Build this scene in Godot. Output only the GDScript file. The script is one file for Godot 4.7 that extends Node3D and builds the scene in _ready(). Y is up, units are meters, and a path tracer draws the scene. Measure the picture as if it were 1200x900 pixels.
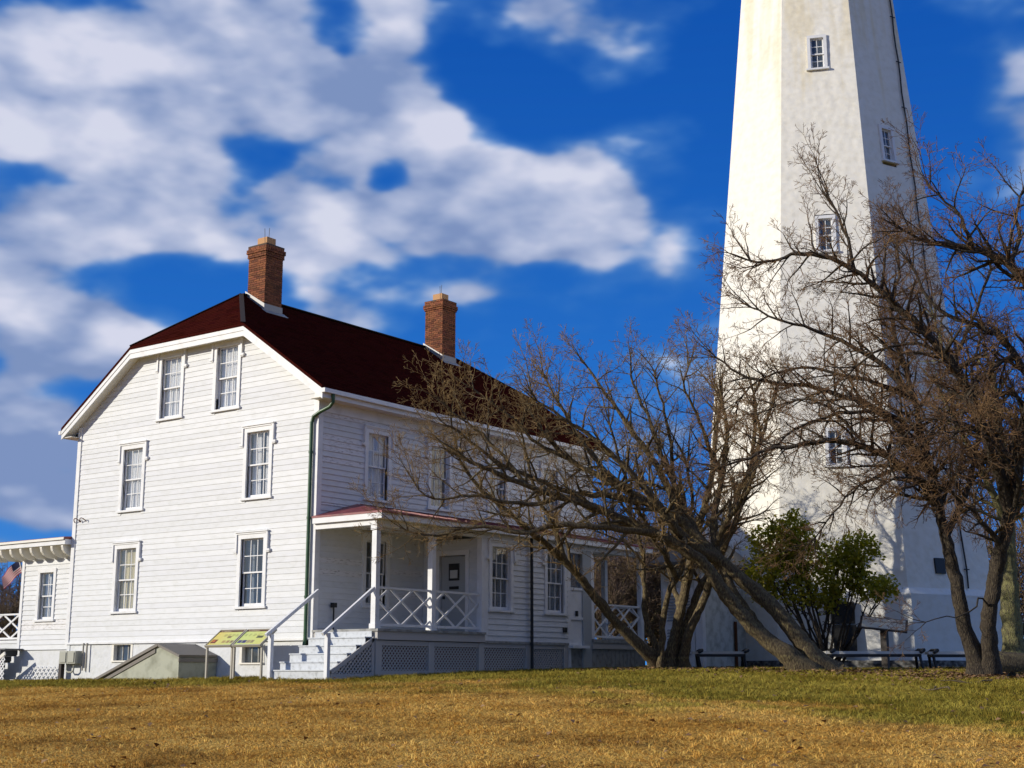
extends Node3D
# A white keeper's house and a white octagonal lighthouse on a winter lawn.
# World axes follow the house: its near corner is the origin, +X runs along the front wall, -Z along the gable wall, Y is up.

const EYE := Vector3(-25.324, 0.083, 24.911)
const VIEW := Vector3(0.8049, 0, -0.5934)      # level heading of the slope up to the house
const SIDE := Vector3(0.5934, 0, 0.8049)
const LEN := 12.9
const WID := 10.0
const TOWER := Vector3(16.34, 0, 7.27)
const TOWER_R := 4.94
const TOWER_TAPER := 0.1003

var rng := RandomNumberGenerator.new()
var mats := {}
var cache := {}
var used_names := {}

# ------------------------------------------------------------------ mesh collector
class MB:
	var v := PackedVector3Array()
	var n := PackedVector3Array()
	var ix := PackedInt32Array()
	var c := PackedColorArray()
	var tint := Color(1, 1, 1)
	var tinted := false
	func vert(p: Vector3, m: Vector3) -> void:
		v.append(p)
		n.append(m)
		if tinted:
			c.append(tint)
	func quad(p: Vector3, q: Vector3, r: Vector3, s: Vector3) -> void:   # counter-clockwise from outside
		var m := (r - p).cross(s - q).normalized()
		var b := v.size()
		vert(p, m)
		vert(q, m)
		vert(r, m)
		vert(s, m)
		ix.append_array(PackedInt32Array([b, b + 2, b + 1, b, b + 3, b + 2]))
	func tri(p: Vector3, q: Vector3, r: Vector3) -> void:
		var m := (q - p).cross(r - p).normalized()
		var b := v.size()
		vert(p, m)
		vert(q, m)
		vert(r, m)
		ix.append_array(PackedInt32Array([b, b + 2, b + 1]))
	func hexa(k: Array) -> void:   # 8 corners: bottom ring 0-3, top ring 4-7 (counter-clockwise seen from above)
		quad(k[3], k[2], k[1], k[0])
		quad(k[4], k[5], k[6], k[7])
		for i in 4:
			var j := (i + 1) % 4
			quad(k[i], k[j], k[j + 4], k[i + 4])
	func span(lo: Vector3, hi: Vector3) -> void:   # axis-aligned box between two corners
		hexa([Vector3(lo.x, lo.y, hi.z), Vector3(hi.x, lo.y, hi.z), Vector3(hi.x, lo.y, lo.z), Vector3(lo.x, lo.y, lo.z),
			Vector3(lo.x, hi.y, hi.z), Vector3(hi.x, hi.y, hi.z), Vector3(hi.x, hi.y, lo.z), Vector3(lo.x, hi.y, lo.z)])
	func bar(p: Vector3, q: Vector3, w: float, h: float, up := Vector3.UP) -> void:   # beam from p to q, w across, h along up
		var f := (q - p).normalized()
		var s := f.cross(up)
		if s.length() < 0.01:
			s = f.cross(Vector3.RIGHT)
		s = s.normalized()
		var u := s.cross(f).normalized()
		var a := s * w * 0.5
		var b := u * h * 0.5
		hexa([p - a - b, p + a - b, q + a - b, q - a - b, p - a + b, p + a + b, q + a + b, q - a + b])
	func prism(poly: Array, ext: Vector3) -> void:   # convex planar polygon pushed along ext
		var k := poly.size()
		var m: Vector3 = (poly[1] - poly[0]).cross(poly[2] - poly[0])
		var pl := poly.duplicate()
		if m.dot(ext) > 0:
			pl.reverse()
		for i in range(1, k - 1):
			tri(pl[0], pl[i], pl[i + 1])
			tri(pl[0] + ext, pl[i + 1] + ext, pl[i] + ext)
		for i in k:
			var j := (i + 1) % k
			quad(pl[j], pl[i], pl[i] + ext, pl[j] + ext)
	func tube(pts: PackedVector3Array, rad: PackedFloat32Array, sides: int, cap := false) -> void:
		var k := pts.size()
		var base := v.size()
		var side := Vector3.ZERO
		for i in k:
			var d: Vector3 = (pts[mini(i + 1, k - 1)] - pts[maxi(i - 1, 0)]).normalized()
			if i == 0:
				side = d.cross(Vector3(0.31, 0.17, 0.93)).normalized()
			else:
				side = (side - d * side.dot(d)).normalized()
			var up := d.cross(side)
			for s in sides:
				var a := TAU * s / sides
				var o := side * cos(a) + up * sin(a)
				vert(pts[i] + o * rad[i], o)
		for i in k - 1:
			for s in sides:
				var t := (s + 1) % sides
				var p := base + i * sides + s
				var q := base + i * sides + t
				ix.append_array(PackedInt32Array([p, p + sides, q, q, p + sides, q + sides]))
		if cap:
			for e in [0, k - 1]:
				var d2: Vector3 = (pts[k - 1] - pts[k - 2]).normalized() if e else (pts[0] - pts[1]).normalized()
				var cc := v.size()
				vert(pts[e], d2)
				for s in sides:
					vert(v[base + e * sides + s], d2)
				for s in sides:
					ix.append_array(PackedInt32Array([cc, cc + 1 + s, cc + 1 + (s + 1) % sides]))
	func bark_tube(pts: PackedVector3Array, rad: PackedFloat32Array, sides: int, rough: FastNoiseLite, amt: float) -> void:
		var k := pts.size()
		var base := v.size()
		var side := Vector3.ZERO
		var run := 0.0
		for i in k:
			var d: Vector3 = (pts[mini(i + 1, k - 1)] - pts[maxi(i - 1, 0)]).normalized()
			if i == 0:
				side = d.cross(Vector3(0.31, 0.17, 0.93)).normalized()
			else:
				side = (side - d * side.dot(d)).normalized()
				run += pts[i].distance_to(pts[i - 1])
			var up := d.cross(side)
			for s in sides:
				var a := TAU * s / sides
				var o := side * cos(a) + up * sin(a)
				var f := 1.0 + amt * (rough.get_noise_3d(cos(a) * 1.3, sin(a) * 1.3, run * 0.7) + 0.5 * rough.get_noise_3d(cos(a) * 4.0, sin(a) * 4.0, run * 2.0 + 9.0))
				vert(pts[i] + o * rad[i] * f, o)
		for i in k - 1:
			for s in sides:
				var t := (s + 1) % sides
				var p := base + i * sides + s
				var q := base + i * sides + t
				ix.append_array(PackedInt32Array([p, p + sides, q, q, p + sides, q + sides]))
		for i in k:   # normals follow the lumps
			for s in sides:
				var e := base + i * sides
				var u := v[e + (s + 1) % sides] - v[e + (s + sides - 1) % sides]
				var w := v[base + mini(i + 1, k - 1) * sides + s] - v[base + maxi(i - 1, 0) * sides + s]
				var nn := u.cross(w).normalized()
				n[e + s] = nn if nn.dot(n[e + s]) > 0 else -nn
	func rod(p: Vector3, q: Vector3, r: float, sides := 6) -> void:
		tube(PackedVector3Array([p, q]), PackedFloat32Array([r, r]), sides, true)
	func mesh() -> ArrayMesh:
		var a := []
		a.resize(Mesh.ARRAY_MAX)
		a[Mesh.ARRAY_VERTEX] = v
		a[Mesh.ARRAY_NORMAL] = n
		a[Mesh.ARRAY_INDEX] = ix
		if tinted:
			a[Mesh.ARRAY_COLOR] = c
		var m := ArrayMesh.new()
		m.add_surface_from_arrays(Mesh.PRIMITIVE_TRIANGLES, a)
		return m

func put(parent: Node, called: String, mesh: Mesh, m: Material, at := Vector3.ZERO) -> MeshInstance3D:
	var o := MeshInstance3D.new()
	o.name = called if parent != self else numbered(called)
	o.mesh = mesh
	o.material_override = m
	o.position = at
	parent.add_child(o, true)
	return o

func numbered(called: String) -> String:
	var k: int = used_names.get(called, 0)
	used_names[called] = k + 1
	return called if k == 0 else "%s_%03d" % [called, k]

func tag(o: Node, label: String, category: String, group := "") -> void:
	o.set_meta("label", label)
	o.set_meta("category", category)
	if group != "":
		o.set_meta("group", group)

func thing(called: String, label: String, category: String, at := Vector3.ZERO, turn := 0.0, group := "") -> Node3D:
	var o := Node3D.new()
	o.name = numbered(called)
	add_child(o)
	o.position = at
	o.rotation.y = turn
	tag(o, label, category, group)
	return o

func part(parent: Node, called: String, at := Vector3.ZERO) -> Node3D:
	var o := Node3D.new()
	o.name = called
	o.position = at
	parent.add_child(o, true)
	return o

func sp(s: float, k: float) -> float:
	return s if s / k > 20.0 else k * log(1.0 + exp(s / k))

func dl(x: float, z: float) -> Vector2:   # metres up the slope, metres across it
	var r := Vector3(x - EYE.x, 0, z - EYE.z)
	return Vector2(r.dot(VIEW), r.dot(SIDE))

func ground_y(x: float, z: float) -> float:
	var q := dl(x, z)
	var d := clampf(q.x, -30.0, 80.0)
	var l := clampf(q.y, -30.0, 40.0)
	var h := 0.085 + 0.007 * (d - 35.0) - 0.043 * sp(33.0 - d, 2.0)
	h += 0.0229 * (2.0 - sp(2.0 - l, 2.0))
	return h + 0.03 * lump.get_noise_2d(x * 6.0, z * 6.0)

func on_ground(x: float, z: float) -> Vector3:
	return Vector3(x, ground_y(x, z), z)

var lump := FastNoiseLite.new()

# ------------------------------------------------------------------ materials
func lin(r: float, g: float, b: float) -> Color:
	return Color(r, g, b).linear_to_srgb()

func noise_tex(freq: float, stops: Array, size := 512, octaves := 5, seed_ := 1, kind := FastNoiseLite.TYPE_SIMPLEX_SMOOTH) -> NoiseTexture2D:
	var f := FastNoiseLite.new()
	f.noise_type = kind
	f.seed = seed_
	f.frequency = freq
	f.fractal_octaves = octaves
	var t := NoiseTexture2D.new()
	t.width = size
	t.height = size
	t.seamless = true
	t.noise = f
	if stops.size():
		var g := Gradient.new()
		var off := PackedFloat32Array()
		var col := PackedColorArray()
		for s in stops:
			off.append(s[0])
			col.append(s[1])
		g.offsets = off
		g.colors = col
		t.color_ramp = g
	return t

func mat(called: String, albedo: Color, rough := 0.8, tex: Texture2D = null, scale := Vector3.ONE, bump: Texture2D = null, bump_cm := 0.0) -> StandardMaterial3D:
	var m := StandardMaterial3D.new()
	m.albedo_color = albedo
	m.roughness = rough
	if tex:
		m.albedo_texture = tex
	if bump:
		m.heightmap_enabled = true
		m.heightmap_texture = bump
		m.heightmap_scale = bump_cm
	if tex or bump:
		m.uv1_triplanar = true
		m.uv1_world_triplanar = true
		m.uv1_scale = scale
	mats[called] = m
	return m

func make_materials() -> void:
	var w := Color.WHITE
	var grain := noise_tex(0.02, [], 512, 5, 3)
	var paint := noise_tex(0.012, [[0.0, lin(0.61, 0.62, 0.61)], [0.3, lin(0.675, 0.69, 0.685)], [0.55, lin(0.70, 0.715, 0.72)], [1.0, lin(0.715, 0.73, 0.74)]], 512, 6, 5)
	mat("siding", w, 0.55, paint, Vector3(0.35, 0.9, 0.35), grain, 0.04)
	mat("siding_b", Color(0.99, 0.99, 0.995), 0.6, paint, Vector3(0.3, 0.7, 0.3), grain, 0.05)
	mat("siding_c", Color(0.985, 0.985, 0.985), 0.6, paint, Vector3(0.5, 1.1, 0.5), grain, 0.05)
	var worn := noise_tex(0.03, [[0.0, lin(0.16, 0.15, 0.14)], [0.22, lin(0.42, 0.4, 0.38)], [0.34, lin(0.72, 0.71, 0.7)], [1.0, lin(0.82, 0.82, 0.82)]], 512, 5, 9)
	mat("siding_worn", w, 0.7, worn, Vector3(0.25, 1.6, 0.25), grain, 0.3)
	mat("trim", w, 0.5, noise_tex(0.012, [[0.0, lin(0.66, 0.66, 0.64)], [0.4, lin(0.77, 0.775, 0.77)], [1.0, lin(0.82, 0.825, 0.825)]], 256, 5, 6), Vector3(0.6, 0.6, 0.6), grain, 0.06)
	mat("cream_trim", lin(0.8, 0.77, 0.68), 0.55)
	mat("foundation", w, 0.8, paint, Vector3(0.5, 0.5, 0.5), noise_tex(0.05, [], 256, 4, 8), 0.8)
	mat("grey_paint", lin(0.36, 0.36, 0.34), 0.6, noise_tex(0.02, [[0.0, Color(0.72, 0.72, 0.7)], [0.5, Color(0.95, 0.95, 0.95)], [1.0, w]], 256, 5, 12), Vector3(0.7, 0.7, 0.7))
	mat("lattice_paint", lin(0.5, 0.48, 0.45), 0.7)
	mat("step_paint", lin(0.6, 0.63, 0.65), 0.55, noise_tex(0.03, [[0.0, Color(0.78, 0.78, 0.77)], [0.4, Color(0.96, 0.96, 0.96)], [1.0, w]], 256, 5, 14), Vector3(0.8, 0.8, 0.8))
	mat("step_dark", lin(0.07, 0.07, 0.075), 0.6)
	var shingle := noise_tex(0.09, [[0.0, Color(0.5, 0.45, 0.45)], [0.5, Color(0.86, 0.84, 0.84)], [1.0, w]], 512, 4, 21)
	mat("roof", lin(0.066, 0.0125, 0.0095), 1.0, shingle, Vector3(0.5, 0.5, 0.5), noise_tex(0.12, [], 256, 3, 22), 1.0).metallic_specular = 0.0
	var sh: StandardMaterial3D = mats.roof.duplicate()
	sh.vertex_color_use_as_albedo = true
	mats["shingle"] = sh
	mat("ridge_cap", lin(0.03, 0.018, 0.014), 0.9)
	mat("porch_roof", lin(0.27, 0.06, 0.06), 0.45, noise_tex(0.02, [[0.0, Color(0.62, 0.6, 0.6)], [0.5, Color(0.92, 0.9, 0.9)], [1.0, w]], 256, 5, 24), Vector3(0.5, 0.5, 0.5))
	mat("flashing", lin(0.3, 0.3, 0.3), 0.5).metallic = 0.3
	mat("brick_a", w, 0.9, noise_tex(0.05, [[0.0, lin(0.11, 0.03, 0.012)], [0.5, lin(0.27, 0.09, 0.035)], [1.0, lin(0.44, 0.19, 0.08)]], 256, 4, 30), Vector3(1.2, 2.6, 1.2))
	mat("shade_brick", lin(0.2, 0.09, 0.06), 0.95)  # hidden brick, coloured dark to paint in shade behind the porch lattice
	mat("mortar", lin(0.1, 0.07, 0.05), 0.95)
	mat("clay_pot", lin(0.55, 0.3, 0.13), 0.8)
	mat("dark_metal", lin(0.015, 0.015, 0.016), 0.5)
	mat("iron", lin(0.012, 0.012, 0.012), 0.45)
	mat("green_pipe", lin(0.05, 0.115, 0.05), 0.35, noise_tex(0.02, [[0.0, Color(0.55, 0.6, 0.55)], [0.5, Color(0.95, 0.98, 0.95)], [1.0, w]], 128, 4, 33), Vector3(1, 0.6, 1))
	mat("box_grey", lin(0.4, 0.4, 0.33), 0.5)
	mat("bulkhead", lin(0.42, 0.43, 0.33), 0.75, noise_tex(0.015, [[0.0, Color(0.8, 0.8, 0.78)], [0.6, w], [1.0, w]], 256, 5, 35), Vector3(0.5, 0.5, 0.5), grain, 0.2)
	mat("bulkhead_trim", lin(0.22, 0.2, 0.17), 0.8)
	mat("curtain", lin(0.86, 0.87, 0.87), 0.95)
	mat("cream_curtain", lin(0.68, 0.62, 0.4), 0.95)
	mat("dark_curtain", lin(0.3, 0.33, 0.34), 0.95)
	var g := mat("glass", Color(0.6, 0.66, 0.7, 0.1), 0.03)
	g.transparency = BaseMaterial3D.TRANSPARENCY_ALPHA
	g.metallic_specular = 0.5
	mat("door_paint", lin(0.4, 0.42, 0.42), 0.5)
	mat("notice", lin(0.55, 0.55, 0.52), 0.8)
	var stucco := noise_tex(0.035, [], 512, 5, 40)
	var tw := mat("stucco", w, 0.9, noise_tex(0.02, [[0.0, Color(0.93, 0.92, 0.89)], [0.45, Color(0.98, 0.975, 0.96)], [1.0, w]], 512, 6, 41), Vector3(0.3, 0.3, 0.3), stucco, 0.35)
	tw.vertex_color_use_as_albedo = true
	mat("bark", w, 0.95, noise_tex(0.03, [[0.0, lin(0.025, 0.017, 0.009)], [0.38, lin(0.09, 0.063, 0.034)], [0.62, lin(0.19, 0.143, 0.075)], [0.8, lin(0.27, 0.23, 0.085)], [1.0, lin(0.36, 0.3, 0.13)]], 512, 6, 50), Vector3(1.6, 0.5, 1.6), noise_tex(0.06, [], 512, 5, 51), 3.0)
	mat("bark_dark", w, 0.95, noise_tex(0.03, [[0.0, lin(0.014, 0.01, 0.007)], [0.45, lin(0.05, 0.037, 0.025)], [0.75, lin(0.1, 0.078, 0.048)], [1.0, lin(0.16, 0.14, 0.07)]], 512, 6, 52), Vector3(1.4, 0.4, 1.4), noise_tex(0.06, [], 512, 5, 53), 4.0)
	mat("bark_moss", w, 0.95, noise_tex(0.025, [[0.0, lin(0.05, 0.045, 0.03)], [0.4, lin(0.19, 0.17, 0.09)], [0.7, lin(0.27, 0.26, 0.1)], [1.0, lin(0.33, 0.31, 0.14)]], 512, 6, 54), Vector3(1.4, 0.4, 1.4), noise_tex(0.06, [], 512, 5, 53), 4.0)
	mat("twig_gold", w, 0.9, noise_tex(0.01, [[0.0, lin(0.08, 0.046, 0.02)], [0.5, lin(0.2, 0.128, 0.05)], [1.0, lin(0.42, 0.3, 0.115)]], 256, 4, 56), Vector3(1.5, 1.5, 1.5))
	mat("twig_red", w, 0.9, noise_tex(0.01, [[0.0, lin(0.05, 0.026, 0.014)], [0.5, lin(0.17, 0.093, 0.042)], [1.0, lin(0.38, 0.25, 0.1)]], 256, 4, 57), Vector3(0.6, 0.6, 0.6))
	mat("twig_far", w, 0.95, noise_tex(0.01, [[0.0, lin(0.06, 0.04, 0.035)], [0.5, lin(0.13, 0.085, 0.06)], [1.0, lin(0.2, 0.15, 0.09)]], 256, 4, 58), Vector3(0.3, 0.3, 0.3))
	var lf := mat("leaf", w, 0.5)
	lf.vertex_color_use_as_albedo = true
	lf.backlight_enabled = true
	lf.backlight = Color(0.9, 0.95, 0.35)
	var gr := mat("grass", w, 0.9)
	gr.vertex_color_use_as_albedo = true
	gr.backlight_enabled = true
	gr.backlight = Color(0.25, 0.2, 0.1)
	gr.metallic_specular = 0.0
	var so := mat("soil", w, 1.0, noise_tex(0.05, [[0.0, Color(0.55, 0.5, 0.45)], [0.5, Color(0.9, 0.88, 0.85)], [1.0, w]], 512, 6, 60), Vector3(0.4, 0.4, 0.4), noise_tex(0.1, [], 512, 5, 61), 4.0)
	so.vertex_color_use_as_albedo = true
	so.metallic_specular = 0.0
	mat("concrete", lin(0.46, 0.45, 0.42), 0.9, grain, Vector3(0.5, 0.5, 0.5))
	mat("bench_wood", lin(0.66, 0.65, 0.6), 0.6)
	mat("shed_wall", lin(0.62, 0.64, 0.6), 0.8, noise_tex(0.02, [[0.0, Color(0.8, 0.8, 0.78)], [0.6, w], [1.0, w]], 256, 5, 64), Vector3(0.5, 0.5, 0.5))
	mat("shed_roof", lin(0.14, 0.135, 0.12), 0.9)
	mat("louvre", lin(0.3, 0.32, 0.34), 0.6)
	mat("sign_frame", lin(0.4, 0.37, 0.3), 0.5)
	mat("sign_brown", lin(0.03, 0.02, 0.015), 0.6)
	mat("sign_pale", lin(0.6, 0.55, 0.42), 0.6)
	mat("flag_red", lin(0.5, 0.012, 0.03), 0.8)
	mat("flag_white", lin(0.75, 0.74, 0.74), 0.8)
	mat("flag_blue", lin(0.015, 0.02, 0.08), 0.8)
	mat("rust", lin(0.12, 0.04, 0.015), 0.9)
	var dead := mat("dead_leaf", w, 0.9)
	dead.vertex_color_use_as_albedo = true
const LIMBS_A := [
	[0.177, 0.042, Vector3(7.21, 0.01, 6.18), Vector3(7.13, 0.28, 6.16), Vector3(7.11, 0.68, 6.28), Vector3(7.26, 1.68, 6.49), Vector3(7.39, 2.59, 6.65), Vector3(7.55, 3.39, 6.79), Vector3(7.88, 4.22, 6.85), Vector3(8.14, 5.29, 7.06), Vector3(8.27, 6.49, 7.13), Vector3(8.56, 7.59, 7.23)],
	[0.17, 0.034, Vector3(7.04, 0.10, 5.97), Vector3(6.67, 0.41, 5.94), Vector3(6.02, 0.89, 5.74), Vector3(5.31, 1.49, 5.49), Vector3(4.61, 2.16, 5.30), Vector3(3.83, 2.78, 5.15), Vector3(3.19, 3.22, 4.96), Vector3(2.48, 3.60, 4.81), Vector3(1.85, 4.02, 4.62), Vector3(1.14, 4.52, 4.36), Vector3(0.64, 5.10, 4.22)],
	[0.075, 0.025, Vector3(3.83, 2.78, 5.15), Vector3(3.70, 3.32, 5.00), Vector3(3.51, 3.97, 4.79), Vector3(3.14, 4.60, 4.68), Vector3(2.81, 5.33, 4.66), Vector3(2.42, 6.04, 4.73)],
	[0.102, 0.034, Vector3(6.68, 0.06, 6.16), Vector3(6.61, 0.45, 6.21), Vector3(6.51, 1.26, 6.36), Vector3(6.37, 1.98, 6.59), Vector3(6.44, 2.44, 6.85), Vector3(6.56, 2.86, 6.99), Vector3(6.58, 3.53, 7.08), Vector3(6.36, 4.38, 7.43), Vector3(5.94, 5.34, 7.54)],
	[0.082, 0.025, Vector3(6.44, 2.44, 6.85), Vector3(5.98, 2.87, 6.89), Vector3(5.33, 3.36, 6.88), Vector3(4.73, 3.87, 6.92), Vector3(4.05, 4.52, 6.92), Vector3(3.61, 5.22, 6.91), Vector3(3.16, 6.02, 6.93)],
	[0.102, 0.025, Vector3(7.25, 0.10, 5.75), Vector3(7.14, 0.86, 5.70), Vector3(6.98, 1.54, 5.54), Vector3(6.93, 2.26, 5.56), Vector3(6.95, 3.07, 5.52), Vector3(6.85, 3.69, 5.43), Vector3(6.83, 4.59, 5.21), Vector3(6.81, 5.75, 5.42)],
	[0.041, 0.017, Vector3(6.89, 2.95, 5.57), Vector3(6.38, 3.18, 5.65), Vector3(5.66, 3.47, 5.64), Vector3(4.98, 3.53, 5.60)],
	[0.136, 0.034, Vector3(7.49, 0.06, 6.23), Vector3(7.40, 1.01, 6.44), Vector3(7.51, 1.53, 6.60), Vector3(7.74, 2.30, 6.84), Vector3(8.08, 2.68, 6.92), Vector3(8.43, 3.43, 7.15), Vector3(8.71, 4.27, 7.30), Vector3(9.13, 5.36, 7.57), Vector3(9.57, 6.35, 7.83), Vector3(9.88, 7.49, 8.12)],
	[0.136, 0.034, Vector3(7.38, 0.06, 6.42), Vector3(7.13, 0.94, 6.74), Vector3(7.30, 1.82, 7.11), Vector3(7.34, 2.62, 7.45), Vector3(7.14, 3.30, 7.93), Vector3(7.12, 4.17, 8.37), Vector3(7.05, 5.03, 8.76), Vector3(6.81, 6.32, 9.06), Vector3(6.58, 7.11, 9.20)],
	[0.088, 0.025, Vector3(7.26, 1.68, 6.49), Vector3(7.59, 2.27, 6.11), Vector3(7.85, 2.88, 5.81), Vector3(8.18, 3.74, 5.54), Vector3(8.23, 4.72, 5.26), Vector3(8.11, 5.81, 5.13)],
	[0.088, 0.025, Vector3(7.55, 3.39, 6.79), Vector3(6.86, 4.25, 6.84), Vector3(6.22, 5.08, 6.97), Vector3(5.71, 6.13, 7.16), Vector3(5.26, 7.00, 7.19), Vector3(5.02, 7.49, 7.22)],
	[0.054, 0.017, Vector3(4.05, 4.52, 6.92), Vector3(3.29, 4.76, 6.83), Vector3(2.62, 5.34, 6.65), Vector3(2.10, 5.92, 6.50), Vector3(1.66, 6.46, 6.43)],
]
const LIMBS_B := [
	[0.246, 0.045, Vector3(6.40, -0.12, 11.06), Vector3(6.26, 0.06, 10.93), Vector3(5.97, 0.50, 10.69), Vector3(5.85, 1.01, 10.37), Vector3(5.71, 1.52, 10.01), Vector3(5.58, 1.91, 9.63), Vector3(5.40, 2.34, 9.19), Vector3(5.20, 2.80, 8.74), Vector3(5.03, 3.26, 8.33), Vector3(4.84, 3.78, 7.90), Vector3(4.54, 4.18, 7.29), Vector3(4.27, 4.56, 6.71), Vector3(3.92, 4.97, 6.05), Vector3(3.40, 5.39, 5.49), Vector3(2.90, 6.07, 5.05)],
	[0.221, 0.045, Vector3(5.90, -0.08, 10.74), Vector3(5.75, 0.10, 10.60), Vector3(5.47, 0.46, 10.35), Vector3(5.21, 0.82, 9.95), Vector3(4.90, 1.34, 9.54), Vector3(4.60, 1.93, 9.17), Vector3(4.38, 2.48, 8.89), Vector3(4.10, 2.84, 8.64), Vector3(3.73, 3.16, 8.25), Vector3(3.32, 3.45, 7.79), Vector3(2.85, 3.73, 7.26), Vector3(2.41, 4.01, 6.76), Vector3(1.79, 4.19, 6.32), Vector3(1.16, 4.40, 5.89), Vector3(0.53, 4.65, 5.47), Vector3(-0.10, 4.94, 5.06)],
	[0.148, 0.036, Vector3(5.77, 0.62, 9.94), Vector3(5.54, 1.07, 9.62), Vector3(5.41, 1.61, 9.29), Vector3(5.25, 2.06, 9.07), Vector3(5.29, 2.62, 8.79), Vector3(5.37, 3.14, 8.57), Vector3(5.50, 4.01, 8.53), Vector3(5.64, 4.87, 8.68), Vector3(5.71, 5.97, 8.83), Vector3(5.66, 6.89, 8.74)],
	[0.107, 0.023, Vector3(3.73, 3.16, 8.25), Vector3(3.03, 3.32, 8.05), Vector3(2.40, 3.37, 7.73), Vector3(1.66, 3.40, 7.25), Vector3(1.02, 3.40, 6.72), Vector3(0.42, 3.19, 6.18), Vector3(-0.10, 3.37, 5.71), Vector3(-0.58, 3.28, 5.20), Vector3(-1.00, 3.12, 4.74), Vector3(-1.42, 3.22, 4.38)],
	[0.139, 0.027, Vector3(5.20, 2.80, 8.74), Vector3(4.42, 3.08, 8.47), Vector3(3.73, 3.49, 8.36), Vector3(3.21, 4.03, 8.20), Vector3(2.72, 4.61, 7.91), Vector3(2.25, 5.10, 7.61), Vector3(1.81, 5.60, 7.18), Vector3(1.21, 5.96, 6.85), Vector3(0.71, 6.31, 6.47)],
	[0.107, 0.027, Vector3(4.54, 4.18, 7.29), Vector3(4.20, 4.32, 6.88), Vector3(3.57, 4.40, 6.40), Vector3(2.92, 4.44, 5.88), Vector3(2.26, 4.70, 5.41), Vector3(1.44, 4.95, 5.08), Vector3(0.68, 5.38, 4.71), Vector3(-0.01, 5.83, 4.46)],
	[0.115, 0.027, Vector3(4.84, 3.78, 7.90), Vector3(4.94, 4.45, 7.59), Vector3(4.93, 5.25, 7.16), Vector3(4.67, 6.03, 6.75), Vector3(4.39, 6.84, 6.30), Vector3(4.19, 7.45, 5.91), Vector3(4.16, 7.87, 5.67)],
	[0.09, 0.027, Vector3(5.37, 3.14, 8.57), Vector3(5.16, 3.69, 8.99), Vector3(5.03, 4.11, 9.49), Vector3(4.83, 4.72, 9.94), Vector3(4.62, 5.46, 10.26), Vector3(4.25, 6.23, 10.38)],
	[0.098, 0.027, Vector3(5.03, 3.26, 8.33), Vector3(5.15, 4.24, 7.80), Vector3(5.08, 5.25, 7.38), Vector3(4.98, 6.26, 7.08), Vector3(4.89, 7.07, 6.72), Vector3(4.86, 7.68, 6.54)],
	[0.082, 0.027, Vector3(4.27, 4.56, 6.71), Vector3(4.03, 5.36, 5.98), Vector3(3.77, 6.26, 5.43), Vector3(3.46, 7.03, 5.11), Vector3(3.39, 7.51, 4.84)],
	[0.057, 0.018, Vector3(3.40, 5.39, 5.49), Vector3(2.73, 5.72, 5.03), Vector3(2.08, 6.32, 4.71), Vector3(1.54, 6.67, 4.44), Vector3(1.08, 6.94, 4.26)],
	[0.066, 0.018, Vector3(1.79, 4.19, 6.32), Vector3(1.13, 3.98, 6.04), Vector3(0.38, 3.97, 5.71), Vector3(-0.43, 4.08, 5.33), Vector3(-0.98, 3.95, 4.89), Vector3(-1.46, 4.12, 4.65)],
	[0.057, 0.018, Vector3(1.16, 4.40, 5.89), Vector3(0.68, 5.10, 5.48), Vector3(0.30, 5.60, 5.14), Vector3(-0.23, 5.96, 4.90), Vector3(-0.59, 6.25, 4.67)],
	[0.074, 0.018, Vector3(5.64, 4.87, 8.68), Vector3(4.76, 5.62, 8.79), Vector3(4.03, 6.50, 8.79), Vector3(3.63, 6.93, 8.75), Vector3(3.45, 7.30, 8.98)],
]
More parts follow.
